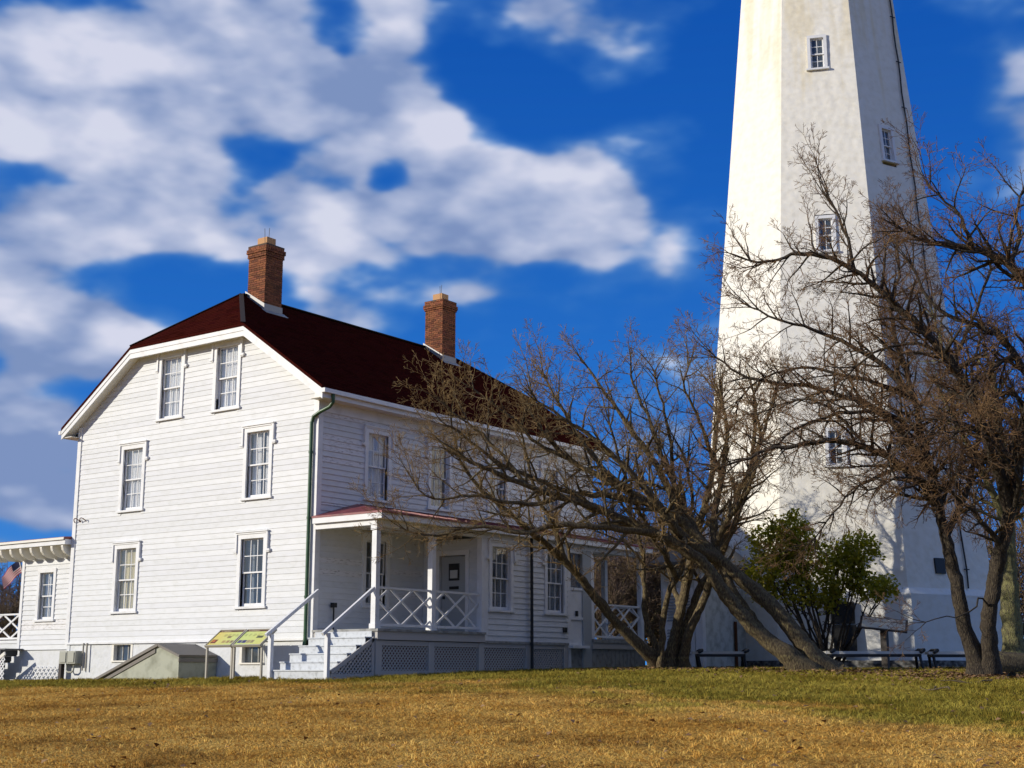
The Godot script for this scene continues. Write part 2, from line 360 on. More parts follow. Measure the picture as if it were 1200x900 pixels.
const LIMBS_C := [
	[0.21, 0.043, Vector3(5.49, -0.21, 14.96), Vector3(5.41, -0.01, 14.92), Vector3(5.25, 0.48, 14.88), Vector3(5.05, 1.03, 14.79), Vector3(4.86, 1.66, 14.77), Vector3(4.78, 2.31, 14.71), Vector3(4.67, 2.96, 14.62), Vector3(4.59, 3.61, 14.56), Vector3(4.56, 4.38, 14.45), Vector3(4.57, 5.26, 14.26), Vector3(4.55, 6.05, 14.16), Vector3(4.48, 6.84, 14.00)],
	[0.196, 0.076, Vector3(5.47, -0.19, 15.11), Vector3(5.42, 0.12, 15.15), Vector3(5.20, 0.75, 15.25), Vector3(5.00, 1.38, 15.37), Vector3(4.86, 2.00, 15.57), Vector3(4.63, 2.70, 15.85), Vector3(4.41, 3.39, 16.13), Vector3(4.16, 4.16, 16.41), Vector3(3.87, 4.92, 16.64), Vector3(3.53, 5.91, 17.04), Vector3(3.18, 7.05, 17.48)],
	[0.14, 0.025, Vector3(4.41, 3.39, 16.13), Vector3(3.96, 4.08, 16.11), Vector3(3.43, 4.92, 16.03), Vector3(2.87, 5.76, 15.92), Vector3(2.41, 6.43, 15.71), Vector3(2.08, 6.91, 15.42), Vector3(1.83, 7.23, 15.19), Vector3(1.58, 7.50, 14.96), Vector3(1.32, 7.83, 14.71), Vector3(0.95, 8.21, 14.35), Vector3(0.67, 8.42, 14.05), Vector3(0.42, 8.53, 13.73), Vector3(0.15, 8.55, 13.38), Vector3(-0.09, 8.40, 13.01), Vector3(-0.26, 8.42, 12.60)],
	[0.042, 0.021, Vector3(0.95, 8.21, 14.35), Vector3(0.86, 8.57, 14.35), Vector3(0.79, 9.03, 14.25), Vector3(0.75, 9.41, 14.16), Vector3(0.68, 9.72, 14.00)],
	[0.063, 0.017, Vector3(4.57, 5.26, 14.26), Vector3(3.73, 5.60, 13.92), Vector3(2.92, 5.65, 13.37), Vector3(2.27, 5.43, 12.75), Vector3(1.72, 4.98, 12.18), Vector3(1.37, 4.25, 11.62)],
	[0.056, 0.017, Vector3(4.55, 6.05, 14.16), Vector3(4.26, 6.43, 13.56), Vector3(3.89, 6.69, 12.81), Vector3(3.44, 6.87, 12.08), Vector3(3.03, 6.74, 11.31), Vector3(2.77, 6.18, 10.60)],
	[0.049, 0.013, Vector3(4.56, 4.38, 14.45), Vector3(3.89, 4.46, 14.08), Vector3(3.19, 4.20, 13.57), Vector3(2.71, 3.63, 13.06), Vector3(2.41, 2.90, 12.56)],
	[0.049, 0.015, Vector3(2.41, 6.43, 15.71), Vector3(2.38, 6.76, 15.25), Vector3(2.29, 6.83, 14.64), Vector3(2.15, 6.61, 14.03), Vector3(2.10, 6.12, 13.45)],
	[0.049, 0.015, Vector3(3.37, 4.92, 15.96), Vector3(2.92, 5.15, 15.77), Vector3(2.34, 5.20, 15.35), Vector3(1.98, 4.93, 14.93), Vector3(1.77, 4.31, 14.60)],
	[0.056, 0.015, Vector3(3.52, 6.58, 16.74), Vector3(3.00, 6.26, 16.44), Vector3(2.61, 5.78, 16.09), Vector3(2.46, 5.16, 15.84), Vector3(2.40, 4.46, 15.69)],
	[0.112, 0.021, Vector3(4.59, 3.61, 14.56), Vector3(3.94, 4.12, 14.38), Vector3(3.34, 4.55, 14.06), Vector3(2.75, 4.79, 13.68), Vector3(2.30, 4.92, 13.30), Vector3(1.89, 4.88, 12.89), Vector3(1.49, 4.76, 12.48), Vector3(1.11, 4.69, 12.12), Vector3(0.67, 4.43, 11.78), Vector3(0.42, 4.34, 11.41)],
	[0.105, 0.021, Vector3(4.56, 4.38, 14.45), Vector3(4.47, 5.07, 14.05), Vector3(4.25, 5.67, 13.62), Vector3(4.03, 6.08, 13.13), Vector3(3.85, 6.28, 12.60), Vector3(3.50, 6.49, 12.03), Vector3(3.11, 6.58, 11.37), Vector3(2.77, 6.76, 10.79), Vector3(2.44, 7.17, 10.32)],
	[0.084, 0.021, Vector3(4.55, 6.05, 14.16), Vector3(4.47, 6.67, 13.75), Vector3(4.36, 7.16, 13.26), Vector3(4.08, 7.55, 12.67), Vector3(3.80, 7.89, 12.07), Vector3(3.53, 8.13, 11.45), Vector3(3.25, 8.48, 10.84)],
	[0.14, 0.025, Vector3(3.18, 7.05, 17.48), Vector3(2.64, 7.76, 17.35), Vector3(2.33, 8.20, 17.08), Vector3(2.07, 8.39, 16.80), Vector3(1.85, 8.50, 16.53), Vector3(1.53, 8.59, 16.12), Vector3(1.26, 8.64, 15.78), Vector3(0.99, 8.84, 15.48)],
	[0.049, 0.017, Vector3(1.85, 8.50, 16.53), Vector3(1.70, 8.88, 16.46), Vector3(1.76, 9.28, 16.33), Vector3(1.51, 9.57, 16.10), Vector3(1.31, 9.81, 15.92)],
	[0.056, 0.025, Vector3(2.33, 8.20, 17.08), Vector3(2.69, 8.77, 17.25), Vector3(2.75, 9.31, 17.17), Vector3(2.84, 9.75, 17.28)],
	[0.098, 0.025, Vector3(4.16, 4.16, 16.41), Vector3(4.32, 4.86, 16.02), Vector3(4.49, 5.49, 15.60), Vector3(4.55, 6.21, 15.26), Vector3(4.55, 6.90, 15.15), Vector3(4.80, 7.60, 15.40), Vector3(5.04, 8.40, 15.66), Vector3(5.07, 8.94, 15.88)],
	[0.091, 0.025, Vector3(3.53, 5.91, 17.04), Vector3(3.52, 6.58, 16.74), Vector3(3.58, 7.12, 16.32), Vector3(3.57, 7.37, 15.88), Vector3(3.51, 7.62, 15.37), Vector3(3.35, 8.13, 14.99), Vector3(3.27, 8.79, 14.77)],
	[0.07, 0.025, Vector3(4.48, 6.84, 14.00), Vector3(4.54, 7.58, 13.82), Vector3(4.54, 8.39, 13.77), Vector3(4.72, 9.20, 13.95), Vector3(4.68, 9.68, 13.89)],
	[0.07, 0.017, Vector3(4.63, 2.70, 15.85), Vector3(3.87, 3.20, 15.68), Vector3(3.23, 3.60, 15.47), Vector3(2.51, 3.91, 15.12), Vector3(1.93, 3.97, 14.70), Vector3(1.42, 3.68, 14.25)],
	[0.025, 0.01, Vector3(5.00, 1.38, 15.37), Vector3(4.44, 1.63, 15.39), Vector3(4.07, 1.35, 15.31), Vector3(3.76, 1.22, 15.18), Vector3(3.40, 1.19, 15.02), Vector3(3.03, 1.08, 14.66)],
	[0.063, 0.017, Vector3(4.41, 3.39, 16.13), Vector3(4.03, 3.87, 16.48), Vector3(3.38, 4.34, 16.45), Vector3(2.79, 4.72, 16.31), Vector3(2.36, 4.86, 16.11), Vector3(1.96, 4.79, 15.72)],
	[0.091, 0.025, Vector3(4.67, 2.96, 14.62), Vector3(5.17, 3.74, 14.88), Vector3(5.58, 4.54, 15.03), Vector3(5.78, 5.53, 15.13), Vector3(5.70, 6.72, 15.10), Vector3(5.91, 7.53, 15.32)],
	[0.042, 0.017, Vector3(2.75, 4.79, 13.68), Vector3(2.50, 5.45, 13.24), Vector3(2.35, 5.85, 12.83), Vector3(2.20, 5.89, 12.30), Vector3(1.99, 5.73, 11.78)],
]
const LIMBS_D := [
	[0.306, 0.074, Vector3(11.03, 0.27, 14.03), Vector3(10.94, 0.65, 14.04), Vector3(10.75, 1.50, 14.09), Vector3(10.54, 2.56, 14.17), Vector3(10.43, 3.64, 14.24), Vector3(10.29, 4.93, 14.33), Vector3(10.18, 6.25, 14.29), Vector3(10.12, 7.41, 14.28)],
	[0.128, 0.028, Vector3(10.43, 3.64, 14.24), Vector3(9.69, 4.66, 14.11), Vector3(9.10, 5.48, 13.93), Vector3(8.58, 6.30, 13.69), Vector3(8.13, 6.99, 13.50)],
	[0.153, 0.046, Vector3(10.29, 4.93, 14.33), Vector3(10.13, 5.97, 14.82), Vector3(9.98, 6.90, 15.29), Vector3(9.78, 7.87, 15.70)],
	[0.102, 0.028, Vector3(10.18, 6.25, 14.29), Vector3(10.18, 7.10, 13.91), Vector3(9.96, 7.66, 13.46), Vector3(9.77, 8.41, 13.13), Vector3(9.71, 9.16, 12.97)],
	[0.119, 0.046, Vector3(10.43, 3.64, 14.24), Vector3(10.77, 4.41, 14.62), Vector3(11.11, 5.19, 15.01)],
]
const CLOUDS := [[33.75, 24.39, 4.14, 1.90, 1.00], [38.67, 24.32, 5.18, 2.59, 1.10], [43.47, 23.04, 4.49, 2.07, 1.00], [39.98, 26.74, 3.11, 1.38, 0.70], [46.03, 24.20, 3.80, 1.73, 0.90], [35.01, 21.28, 4.14, 2.07, 1.00], [40.11, 20.94, 2.07, 1.21, 0.80], [49.04, 24.15, 2.07, 1.04, 0.80], [50.96, 22.15, 2.42, 1.04, 0.80], [45.04, 20.23, 1.55, 0.97, 0.90], [36.26, 18.07, 5.52, 1.31, 1.00], [43.28, 18.59, 4.49, 1.55, 1.00], [49.14, 18.82, 4.83, 1.90, 1.00], [53.23, 19.40, 3.80, 1.90, 1.05], [56.59, 19.72, 2.93, 1.90, 1.00], [58.06, 18.64, 1.73, 1.21, 0.25], [34.91, 13.05, 3.45, 1.73, 1.15], [37.20, 13.90, 2.07, 1.45, 0.80], [33.57, 8.93, 3.80, 2.07, 1.15], [34.65, 7.31, 2.76, 1.38, 1.00], [48.42, 26.64, 1.73, 1.10, 0.80], [55.52, 26.89, 3.11, 1.38, 1.00], [59.72, 26.27, 3.11, 1.21, 0.60], [57.41, 25.02, 2.07, 0.86, 0.35], [61.11, 22.17, 2.07, 0.86, 0.35], [60.61, 17.35, 2.42, 0.86, 0.30], [75.07, 21.58, 1.73, 2.42, 0.80], [47.01, 15.18, 3.11, 0.97, 0.70], [72.41, 19.60, 2.07, 1.38, 0.40], [51.39, 16.05, 2.76, 0.86, 0.50], [33.05, 16.09, 2.42, 1.38, 0.60], [53.60, 21.31, 1.73, 0.69, 0.30], [52.13, 15.52, 2.76, 0.62, 0.30], [42.26, 21.27, 1.90, 1.04, -1.00], [34.15, 19.20, 4.14, 0.69, -0.90], [45.98, 25.87, 2.07, 1.04, -0.70], [39.52, 15.43, 4.49, 1.04, -0.80], [47.99, 20.35, 1.38, 0.62, -0.80], [53.60, 24.05, 4.14, 2.42, -1.00], [61.92, 24.16, 3.11, 2.07, -0.50], [52.12, 16.76, 5.18, 0.69, -0.60], [68.28, 20.00, 5.18, 5.18, -0.60], [32.59, 21.97, 0.69, 0.69, -0.30], [38.39, 10.71, 2.76, 1.04, -0.70], [34.72, 11.01, 2.07, 0.55, -0.70], [34.11, 5.78, 3.11, 0.48, -0.80]]
const SHRUB := Vector3(9.61, 0.57, 9.45)
const SHRUB_LUMPS := [[8.33, 3.34, 8.70, 0.68], [8.34, 3.77, 9.21, 0.54], [7.94, 2.65, 8.62, 0.50], [8.93, 3.01, 9.39, 0.72], [9.71, 2.69, 10.00, 0.63], [9.79, 3.24, 10.48, 0.54], [9.98, 2.34, 10.59, 0.45], [8.74, 2.22, 9.20, 0.54], [9.53, 2.02, 9.68, 0.45], [10.46, 2.25, 10.86, 0.32], [8.38, 2.12, 8.50, 0.36], [9.10, 3.16, 8.82, 0.54], [10.01, 3.05, 10.01, 0.54]]
const WAYSIDE := Vector3(9.46, 0.27, 11.22)
const LOG := Vector3(6.64, 0.12, 14.91)
const STONE := Vector3(4.81, -0.03, 15.82)
const STICKS := [Vector3(-0.15, 0.90, 15.89), Vector3(2.24, 2.20, 15.72), Vector3(4.58, 0.30, 12.06)]
const BENCHES := [[8.67, 6.87, -0.934, 1.48, "backless bench with black iron ends beside the multi-stemmed tree"], [8.39, 11.32, -0.937, 2.48, "longest pale-slatted bench in front of the tower and shrub"], [9.90, 12.84, -0.935, 1.38, "short bench behind the dark forked trunk"]]
const THICKETS := [[22.79, -6.16, "bare brown shrub first right of the entry wall, seen through the far porch"], [26.67, -7.78, "bare brown shrub seen through the middle of the far porch bay"], [24.49, -5.57, "bare brown shrub beside the last far porch post"], [26.67, -6.05, "bare brown shrub just left of the slim pale stem"], [29.72, -7.07, "bare brown shrub between the slim stem and the thick trunk"], [26.49, -4.57, "bare brown shrub directly behind the thickest pale trunk"], [32.32, -6.98, "bare brown shrub left of the louvred outbuilding"], [35.67, -12.77, "bare brown shrub farther back, behind the porch rail"], [38.47, -12.41, "bare brown shrub farther back, between the trunks"], [9.62, -27.45, "bare brown shrub under the side porch rail at left"], [12.42, -30.54, "bare brown shrub beside the side wing corner"], [34.71, 6.58, "bare brown shrub behind the fallen log"], [31.07, 8.51, "bare brown shrub at the right frame edge behind the log"]]
const FAR_TREES := [[28.24, -9.08, 1.00, 0.00, "leafless brown wild tree seen through the open bay of the far porch"],
	[33.03, -9.46, 1.15, 1.30, "leafless brown wild tree showing between the pale trunks"],
	[38.32, -9.17, 1.00, 2.60, "leafless brown wild tree behind the outbuilding"],
	[37.92, -16.59, 1.05, 3.90, "leafless brown wild tree farthest, behind the porch end"],
	[25.36, -6.11, 0.80, 5.20, "leafless brown wild tree low, close behind the far porch rail"],
	[28.39, -5.44, 0.90, 6.50, "leafless brown wild tree standing behind the thick pale trunk"],
	[13.40, -32.65, 0.75, 7.80, "leafless brown wild tree seen under the side porch roof"],
	[9.22, -28.00, 0.75, 9.10, "leafless brown wild tree left of the flag at the frame edge"],
	[17.63, -37.24, 0.70, 10.40, "leafless brown wild tree hidden mostly by the side wing"],
	[42.87, 3.88, 1.25, 11.70, "leafless brown wild tree right of the tower beside the mossy trunk"],
	[37.55, 6.99, 1.30, 13.00, "leafless brown wild tree at the right frame edge"],
	[55.84, 0.84, 1.40, 14.30, "leafless brown wild tree far behind the log"],
	[42.17, -21.15, 1.00, 15.60, "leafless brown wild tree deep behind the house end"],
	[47.55, -20.73, 1.20, 16.90, "leafless brown wild tree tall, far beyond the porch"],
	[51.19, -19.24, 1.25, 18.20, "leafless brown wild tree tall, far between the trunks"]]

# ------------------------------------------------------------------ sky, sun, camera
func make_sky() -> Image:
	var w := 2048
	var h := 2048
	var big := FastNoiseLite.new()
	big.seed = 11
	big.noise_type = FastNoiseLite.TYPE_SIMPLEX_SMOOTH
	big.frequency = 3.2
	big.fractal_octaves = 5
	var fine := FastNoiseLite.new()
	fine.seed = 23
	fine.noise_type = FastNoiseLite.TYPE_SIMPLEX_SMOOTH
	fine.frequency = 16.0
	fine.fractal_octaves = 5
	fine.fractal_gain = 0.55
	var puff := FastNoiseLite.new()
	puff.seed = 31
	puff.noise_type = FastNoiseLite.TYPE_SIMPLEX_SMOOTH
	puff.frequency = 5.5
	puff.fractal_octaves = 3
	puff.fractal_gain = 0.4
	var px := PackedByteArray()
	px.resize(w * h * 3)
	var low := Color(0.30, 0.27, 0.20)
	var blobs := []
	for b in CLOUDS:
		blobs.append(b)
	var wobble := FastNoiseLite.new()
	wobble.seed = 5
	wobble.frequency = 7.0
	wobble.fractal_octaves = 3
	for y in h:
		var el := (0.5 - (y + 0.5) / h) * PI
		var eld := rad_to_deg(el)
		if eld < -1.0:
			var lr := int(low.r * 255)
			var lg := int(low.g * 255)
			var lb := int(low.b * 255)
			for x in w:
				var k0 := (y * w + x) * 3
				px[k0] = lr
				px[k0 + 1] = lg
				px[k0 + 2] = lb
			continue
		var t := clampf(eld / 30.0, 0.0, 1.0)
		var blue := Color(0.27, 0.60, 0.93).lerp(Color(0.06, 0.31, 0.67), pow(t, 0.6))
		blue = blue.lerp(Color(0.05, 0.24, 0.56), clampf((eld - 30.0) / 50.0, 0.0, 1.0))
		var ce := cos(el)
		var near_row := []
		for b in blobs:
			if absf(eld - b[1]) < 3.2 * b[3] + 2.0:
				near_row.append(b)
		for x in w:
			var azd := wrapf((x + 0.5) / w * 360.0, -180.0, 180.0)
			var az := deg_to_rad(azd)
			var dir := Vector3(sin(az) * ce, sin(el) * 1.9, -cos(az) * ce)
			var n0 := 0.42 * big.get_noise_3dv(dir) + 0.5 * absf(puff.get_noise_3dv(dir)) + 0.2 * fine.get_noise_3dv(dir) - 0.1
			var d := n0
			var seen := clampf((45.0 - absf(azd - 53.0)) / 15.0, 0.0, 1.0) * clampf((40.0 - eld) / 10.0, 0.0, 1.0)
			var placed := 0.0
			if seen > 0.0:
				var wx := azd + 1.6 * wobble.get_noise_3dv(dir)
				var wy := eld + 0.8 * wobble.get_noise_3dv(dir + Vector3(7, 3, 1))
				for b in near_row:
					var u: float = (wx - b[0]) / b[2]
					var q: float = (wy - b[1] + 0.25 * b[3]) / (b[3] * 1.3)
					var r2 := u * u + q * q
					if r2 < 9.0:
						placed += b[4] * exp(-r2 * 1.1)
			d = d * (1.0 - 0.1 * seen) + lerpf(0.06, clampf(placed, -0.8, 1.1) * 0.46 - 0.13, seen)
			var cover := (0.3 * smoothstep(-0.2, 0.15, d) + 0.7 * smoothstep(0.0, 0.2, d)) * 0.97
			var k := (y * w + x) * 3
			var c := blue
			if cover > 0.0:
				var body := smoothstep(0.05, 0.6, d)
				var up := dir + Vector3(-0.02, 0.06, 0.02)
				var rim := n0 - (0.42 * big.get_noise_3dv(up) + 0.5 * absf(puff.get_noise_3dv(up)) + 0.2 * fine.get_noise_3dv(up) - 0.1)
				var low_dark := smoothstep(13.5, 8.5, eld)
				var lum := clampf(0.36 + body * 0.35 + rim * 1.8 - 0.8 * low_dark, 0.0, 1.0)
				var cl := Color(0.5, 0.58, 0.75).lerp(Color(0.855, 0.86, 0.925), lum)
				c = blue.lerp(cl, cover)
			px[k] = int(c.r * 255.0 + 0.5)
			px[k + 1] = int(c.g * 255.0 + 0.5)
			px[k + 2] = int(c.b * 255.0 + 0.5)
	return Image.create_from_data(w, h, false, Image.FORMAT_RGB8, px)

func light_and_camera() -> void:
	var cam := Camera3D.new()
	cam.name = "camera"
	cam.position = EYE
	cam.rotation_degrees = Vector3(11.8, -53.6, 0)
	cam.fov = 31.2
	cam.near = 0.1
	cam.far = 2000.0
	add_child(cam)
	cam.current = true
	var sky := Sky.new()
	var pm := PanoramaSkyMaterial.new()
	pm.panorama = ImageTexture.create_from_image(make_sky())
	sky.sky_material = pm
	var env := Environment.new()
	env.background_mode = Environment.BG_SKY
	env.sky = sky
	env.background_energy_multiplier = 1.0
	env.tonemap_mode = Environment.TONE_MAPPER_LINEAR
	env.tonemap_exposure = 1.0
	env.sdfgi_enabled = true
	env.ssao_enabled = true
	env.ssil_enabled = true
	var we := WorldEnvironment.new()
	we.name = "world_environment"
	we.environment = env
	add_child(we)
	var sun := DirectionalLight3D.new()
	sun.name = "sun"
	var a := deg_to_rad(35.5)
	var e := deg_to_rad(19.8)
	var to_sun := Vector3(-cos(a) * cos(e), sin(e), -sin(a) * cos(e))
	sun.look_at_from_position(to_sun * 60.0, Vector3.ZERO)
	sun.light_energy = 1.27
	sun.light_color = Color(1.0, 0.967, 0.905)
	sun.light_angular_distance = 0.5
	sun.shadow_enabled = true
	add_child(sun)

# ------------------------------------------------------------------ ground and grass
func greenness(x: float, z: float) -> float:
	var q := dl(x, z)
	var e := (q.x - (27.5 - 1.85 * q.y)) / 6.0
	if q.y < 0.0:
		e = (q.x - (28.0 - 0.25 * q.y)) / 6.0
	e += 0.9 * patch.get_noise_2d(x, z) + 0.5 * patch.get_noise_2d(x * 4.0 + 50.0, z * 4.0)
	return smoothstep(-0.25, 0.55, e)

var patch := FastNoiseLite.new()

func turf_color(x: float, z: float, r: float) -> Color:
	var g := greenness(x, z)
	var t := clampf(0.5 + 0.6 * patch.get_noise_2d(x * 2.2 + 90.0, z * 2.2) + (r - 0.5) * 0.7, 0.0, 1.0)
	var dry := Color(0.6, 0.325, 0.07).lerp(Color(0.9, 0.6, 0.18), t)
	var mat_ := smoothstep(0.12, 0.5, patch.get_noise_2d(x * 3.1 - 40.0, z * 3.1) + 0.5 * patch.get_noise_2d(x * 11.0, z * 11.0 + 70.0))
	dry = dry.lerp(Color(0.24, 0.115, 0.035), mat_ * 0.6)
	var green := Color(0.12, 0.125, 0.016).lerp(Color(0.38, 0.33, 0.06), t)
	return dry.lerp(green, clampf(g + (r - 0.5) * 0.5, 0.0, 1.0) * 0.9)

func make_ground() -> void:
	var xs := []
	var c := -600.0
	while c <= 600.0:
		xs.append(c)
		var a := absf(c + 5.0)
		c += 0.8 if a < 32.0 else (6.0 if a < 90.0 else 60.0)
	var zs := []
	c = -600.0
	while c <= 600.0:
		zs.append(c)
		var a2 := absf(c - 8.0)
		c += 0.8 if a2 < 32.0 else (6.0 if a2 < 90.0 else 60.0)
	var m := MB.new()
	m.tinted = true
	for z in zs:
		for x in xs:
			var y := ground_y(x, z)
			var nx := ground_y(x + 0.3, z) - y
			var nz := ground_y(x, z + 0.3) - y
			var tc := turf_color(x, z, 0.35)
			m.tint = Color(tc.r * 0.95, tc.g * 0.93, tc.b * 0.9)
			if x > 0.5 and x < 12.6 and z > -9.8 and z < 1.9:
				m.tint = Color(0.1, 0.075, 0.05)   # bare earth under the floors, tinted dark to deepen shade behind the lattice
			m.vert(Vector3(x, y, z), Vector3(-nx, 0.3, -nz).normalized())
	var nxs := xs.size()
	for j in zs.size() - 1:
		for i in nxs - 1:
			var p := j * nxs + i
			m.ix.append_array(PackedInt32Array([p, p + 1, p + nxs, p + 1, p + nxs + 1, p + nxs]))
	var o := put(self, "ground", m.mesh(), mats.soil)
	o.set_meta("kind", "structure")
	o.set_meta("label", "dry winter lawn sloping up to the house")

func blocked(x: float, z: float) -> bool:
	if x > -0.15 and x < 13.0 and z > -10.2 and z < 2.3:
		return true
	if x > -1.75 and x <= 0.0 and z > 0.0 and z < 2.25:
		return true
	if x > -1.35 and x <= 0.0 and z > -6.75 and z < -3.45:
		return true
	if Vector2(x - TOWER.x, z - TOWER.z).length() < 5.2:
		return true
	if x > 9.2 and x < 12.3 and z > 4.6 and z < 6.1:
		return true
	return false

func make_grass() -> void:
	var tufts := []
	for k in 3:
		var m := MB.new()
		m.tinted = true
		for i in 11:
			var a := rng.randf() * TAU
			var r := rng.randf() * 0.045
			var p := Vector3(cos(a) * r, -0.012, sin(a) * r)
			var lean := Vector3(rng.randf_range(-1, 1), 0, rng.randf_range(-1, 1)) * 0.06
			var hgt := rng.randf_range(0.014, 0.048)
			var s := Vector3(cos(a * 3.1), 0, sin(a * 3.1)) * rng.randf_range(0.003, 0.0055)
			var b := rng.randf_range(0.82, 1.15)
			m.tint = Color(b, b * rng.randf_range(0.92, 1.03), b * rng.randf_range(0.8, 1.05))
			var mid := p + lean * 0.45 + Vector3(0, hgt * 0.7, 0)
			var tip := p + lean * 1.2 + Vector3(0, hgt, 0)
			var nn := (s.cross(tip - p)).normalized()
			var bb := m.v.size()
			for q in [p - s, p + s, mid - s * 0.8, mid + s * 0.8, tip]:
				m.vert(q, nn)
			m.ix.append_array(PackedInt32Array([bb, bb + 2, bb + 1, bb + 1, bb + 2, bb + 3, bb + 2, bb + 4, bb + 3]))
		tufts.append(m.mesh())
	var lists := [[], [], []]
	var d := 11.5
	while d < 44.0:
		var gap := 0.052 + 0.0011 * d
		var half := d * 0.42 + 1.5
		var l := -half
		while l < half:
			var dd := d + rng.randf_range(-0.5, 0.5) * gap
			var ll := l + rng.randf_range(-0.5, 0.5) * gap
			var p := EYE + VIEW * dd + SIDE * ll
			l += gap
			if blocked(p.x, p.z):
				continue
			var bare := patch.get_noise_2d(p.x * 5.0 + 300.0, p.z * 5.0)
			if rng.randf() < 0.3 + 0.9 * maxf(bare, 0.0):
				continue
			lists[rng.randi() % 3].append(Vector2(p.x, p.z))
		d += gap
	for k in 3:
		var mm := MultiMesh.new()
		mm.transform_format = MultiMesh.TRANSFORM_3D
		mm.use_colors = true
		mm.mesh = tufts[k]
		var L: Array = lists[k]
		mm.instance_count = L.size()
		for i in L.size():
			var q: Vector2 = L[i]
			var y := ground_y(q.x, q.y)
			var s := rng.randf_range(0.75, 1.35)
			var hs := s * (1.0 + 0.9 * patch.get_noise_2d(q.x * 7.0, q.y * 7.0)) * (0.85 + 0.6 * greenness(q.x, q.y)) * rng.randf_range(0.7, 1.3)
			var b := Basis(Vector3.UP, rng.randf() * TAU).scaled(Vector3(s, hs, s))
			mm.set_instance_transform(i, Transform3D(b, Vector3(q.x, y, q.y)))
			mm.set_instance_color(i, turf_color(q.x, q.y, rng.randf()))
		var o := MultiMeshInstance3D.new()
		o.name = numbered("lawn_grass")
		o.multimesh = mm
		o.material_override = mats.grass
		add_child(o)
		tag(o, "short dry and green lawn grass in front of the house", "grass", "lawn grass")
		o.set_meta("kind", "stuff")

# ------------------------------------------------------------------ house pieces
func plane_at(origin: Vector3, right: Vector3, out: Vector3) -> Transform3D:
	return Transform3D(Basis(right, Vector3.UP, out), origin)

# outline: array of [y, left, right]; holes: array of Rect2 in wall coordinates
func wall_edges(outline: Array, y: float) -> Vector2:
	for i in outline.size() - 1:
		var a: Array = outline[i]
		var b: Array = outline[i + 1]
		if y <= b[0] or i == outline.size() - 2:
			var t: float = clampf((y - a[0]) / (b[0] - a[0]), 0.0, 1.0)
			return Vector2(lerpf(a[1], b[1], t), lerpf(a[2], b[2], t))
	return Vector2.ZERO

func cut(lo: float, hi: float, holes: Array, y0: float, y1: float) -> Array:
	var segs := [[lo, hi]]
	for r in holes:
		if r.position.y < y1 - 0.001 and r.end.y > y0 + 0.001:
			var nxt := []
			for s in segs:
				if r.end.x <= s[0] or r.position.x >= s[1]:
					nxt.append(s)
					continue
				if r.position.x > s[0]:
					nxt.append([s[0], r.position.x])
				if r.end.x < s[1]:
					nxt.append([r.end.x, s[1]])
			segs = nxt
	return segs

func build_wall(house: Node, called: String, tr: Transform3D, outline: Array, holes: Array, boards: bool, m: Material, worn := 0.0, expo := 0.15, thick := 0.14, lip := 0.03) -> MeshInstance3D:
	var ys := []
	for o in outline:
		ys.append(o[0])
	for r in holes:
		ys.append(r.position.y)
		ys.append(r.end.y)
	ys.sort()
	var mb := MB.new()
	for i in ys.size() - 1:
		var y0: float = ys[i]
		var y1: float = ys[i + 1]
		if y1 - y0 < 0.002:
			continue
		var e0 := wall_edges(outline, y0 + 0.0005)
		var e1 := wall_edges(outline, y1 - 0.0005)
		for s in cut(minf(e0.x, e1.x), maxf(e0.y, e1.y), holes, y0, y1):
			var a0: float = maxf(s[0], e0.x)
			var a1: float = maxf(s[0], e1.x)
			var b0: float = minf(s[1], e0.y)
			var b1: float = minf(s[1], e1.y)
			mb.quad(Vector3(a0, y0, 0), Vector3(b0, y0, 0), Vector3(b1, y1, 0), Vector3(a1, y1, 0))
			mb.quad(Vector3(b0, y0, -thick), Vector3(a0, y0, -thick), Vector3(a1, y1, -thick), Vector3(b1, y1, -thick))
			mb.quad(Vector3(a0, y0, -thick), Vector3(a0, y0, 0), Vector3(a1, y1, 0), Vector3(a1, y1, -thick))
			mb.quad(Vector3(b0, y0, 0), Vector3(b0, y0, -thick), Vector3(b1, y1, -thick), Vector3(b1, y1, 0))
	var w := put(house, called, mb.mesh(), m)
	w.transform = tr
	if not boards:
		return w
	var y: float = outline[0][0]
	var top: float = outline[outline.size() - 1][0]
	var paints := [mats.siding, mats.siding, mats.siding_b, mats.siding_c]
	while y < top - 0.03:
		var y1 := minf(y + expo, top)
		var e0 := wall_edges(outline, y)
		var e1 := wall_edges(outline, y1)
		var inner := []
		for r in holes:
			inner.append(r.grow_individual(0.02, -0.005, 0.02, -0.005))
		for s in cut(minf(e0.x, e1.x), maxf(e0.y, e1.y), inner, y, y1):
			var a0: float = maxf(s[0], e0.x)
			var a1: float = maxf(s[0], e1.x)
			var b0: float = minf(s[1], e0.y)
			var b1: float = minf(s[1], e1.y)
			if b0 - a0 < 0.02:
				continue
			var q := MB.new()
			var zb := lip + rng.randf_range(-0.001, 0.001)
			var zt := 0.007
			var sag := rng.randf_range(-0.001, 0.001)
			var sag2 := rng.randf_range(-0.001, 0.001)
			var A := Vector3(a0, y + sag, zb)
			var B := Vector3(b0, y + sag2, zb)
			var C := Vector3(b1, y1 + 0.012, zt)
			var D := Vector3(a1, y1 + 0.012, zt)
			q.quad(A, B, C, D)
			q.quad(Vector3(a0, y + sag, 0.001), Vector3(b0, y + sag2, 0.001), B, A)
			q.quad(Vector3(a0, y, 0.001), A, D, Vector3(a1, y1 + 0.012, 0.001))
			q.quad(B, Vector3(b0, y, 0.001), Vector3(b1, y1 + 0.012, 0.001), C)
			var pm: Material = mats.siding_worn if rng.randf() < worn else paints[rng.randi() % 4]
			put(w, "clapboard", q.mesh(), pm)
		y = y1
	return w

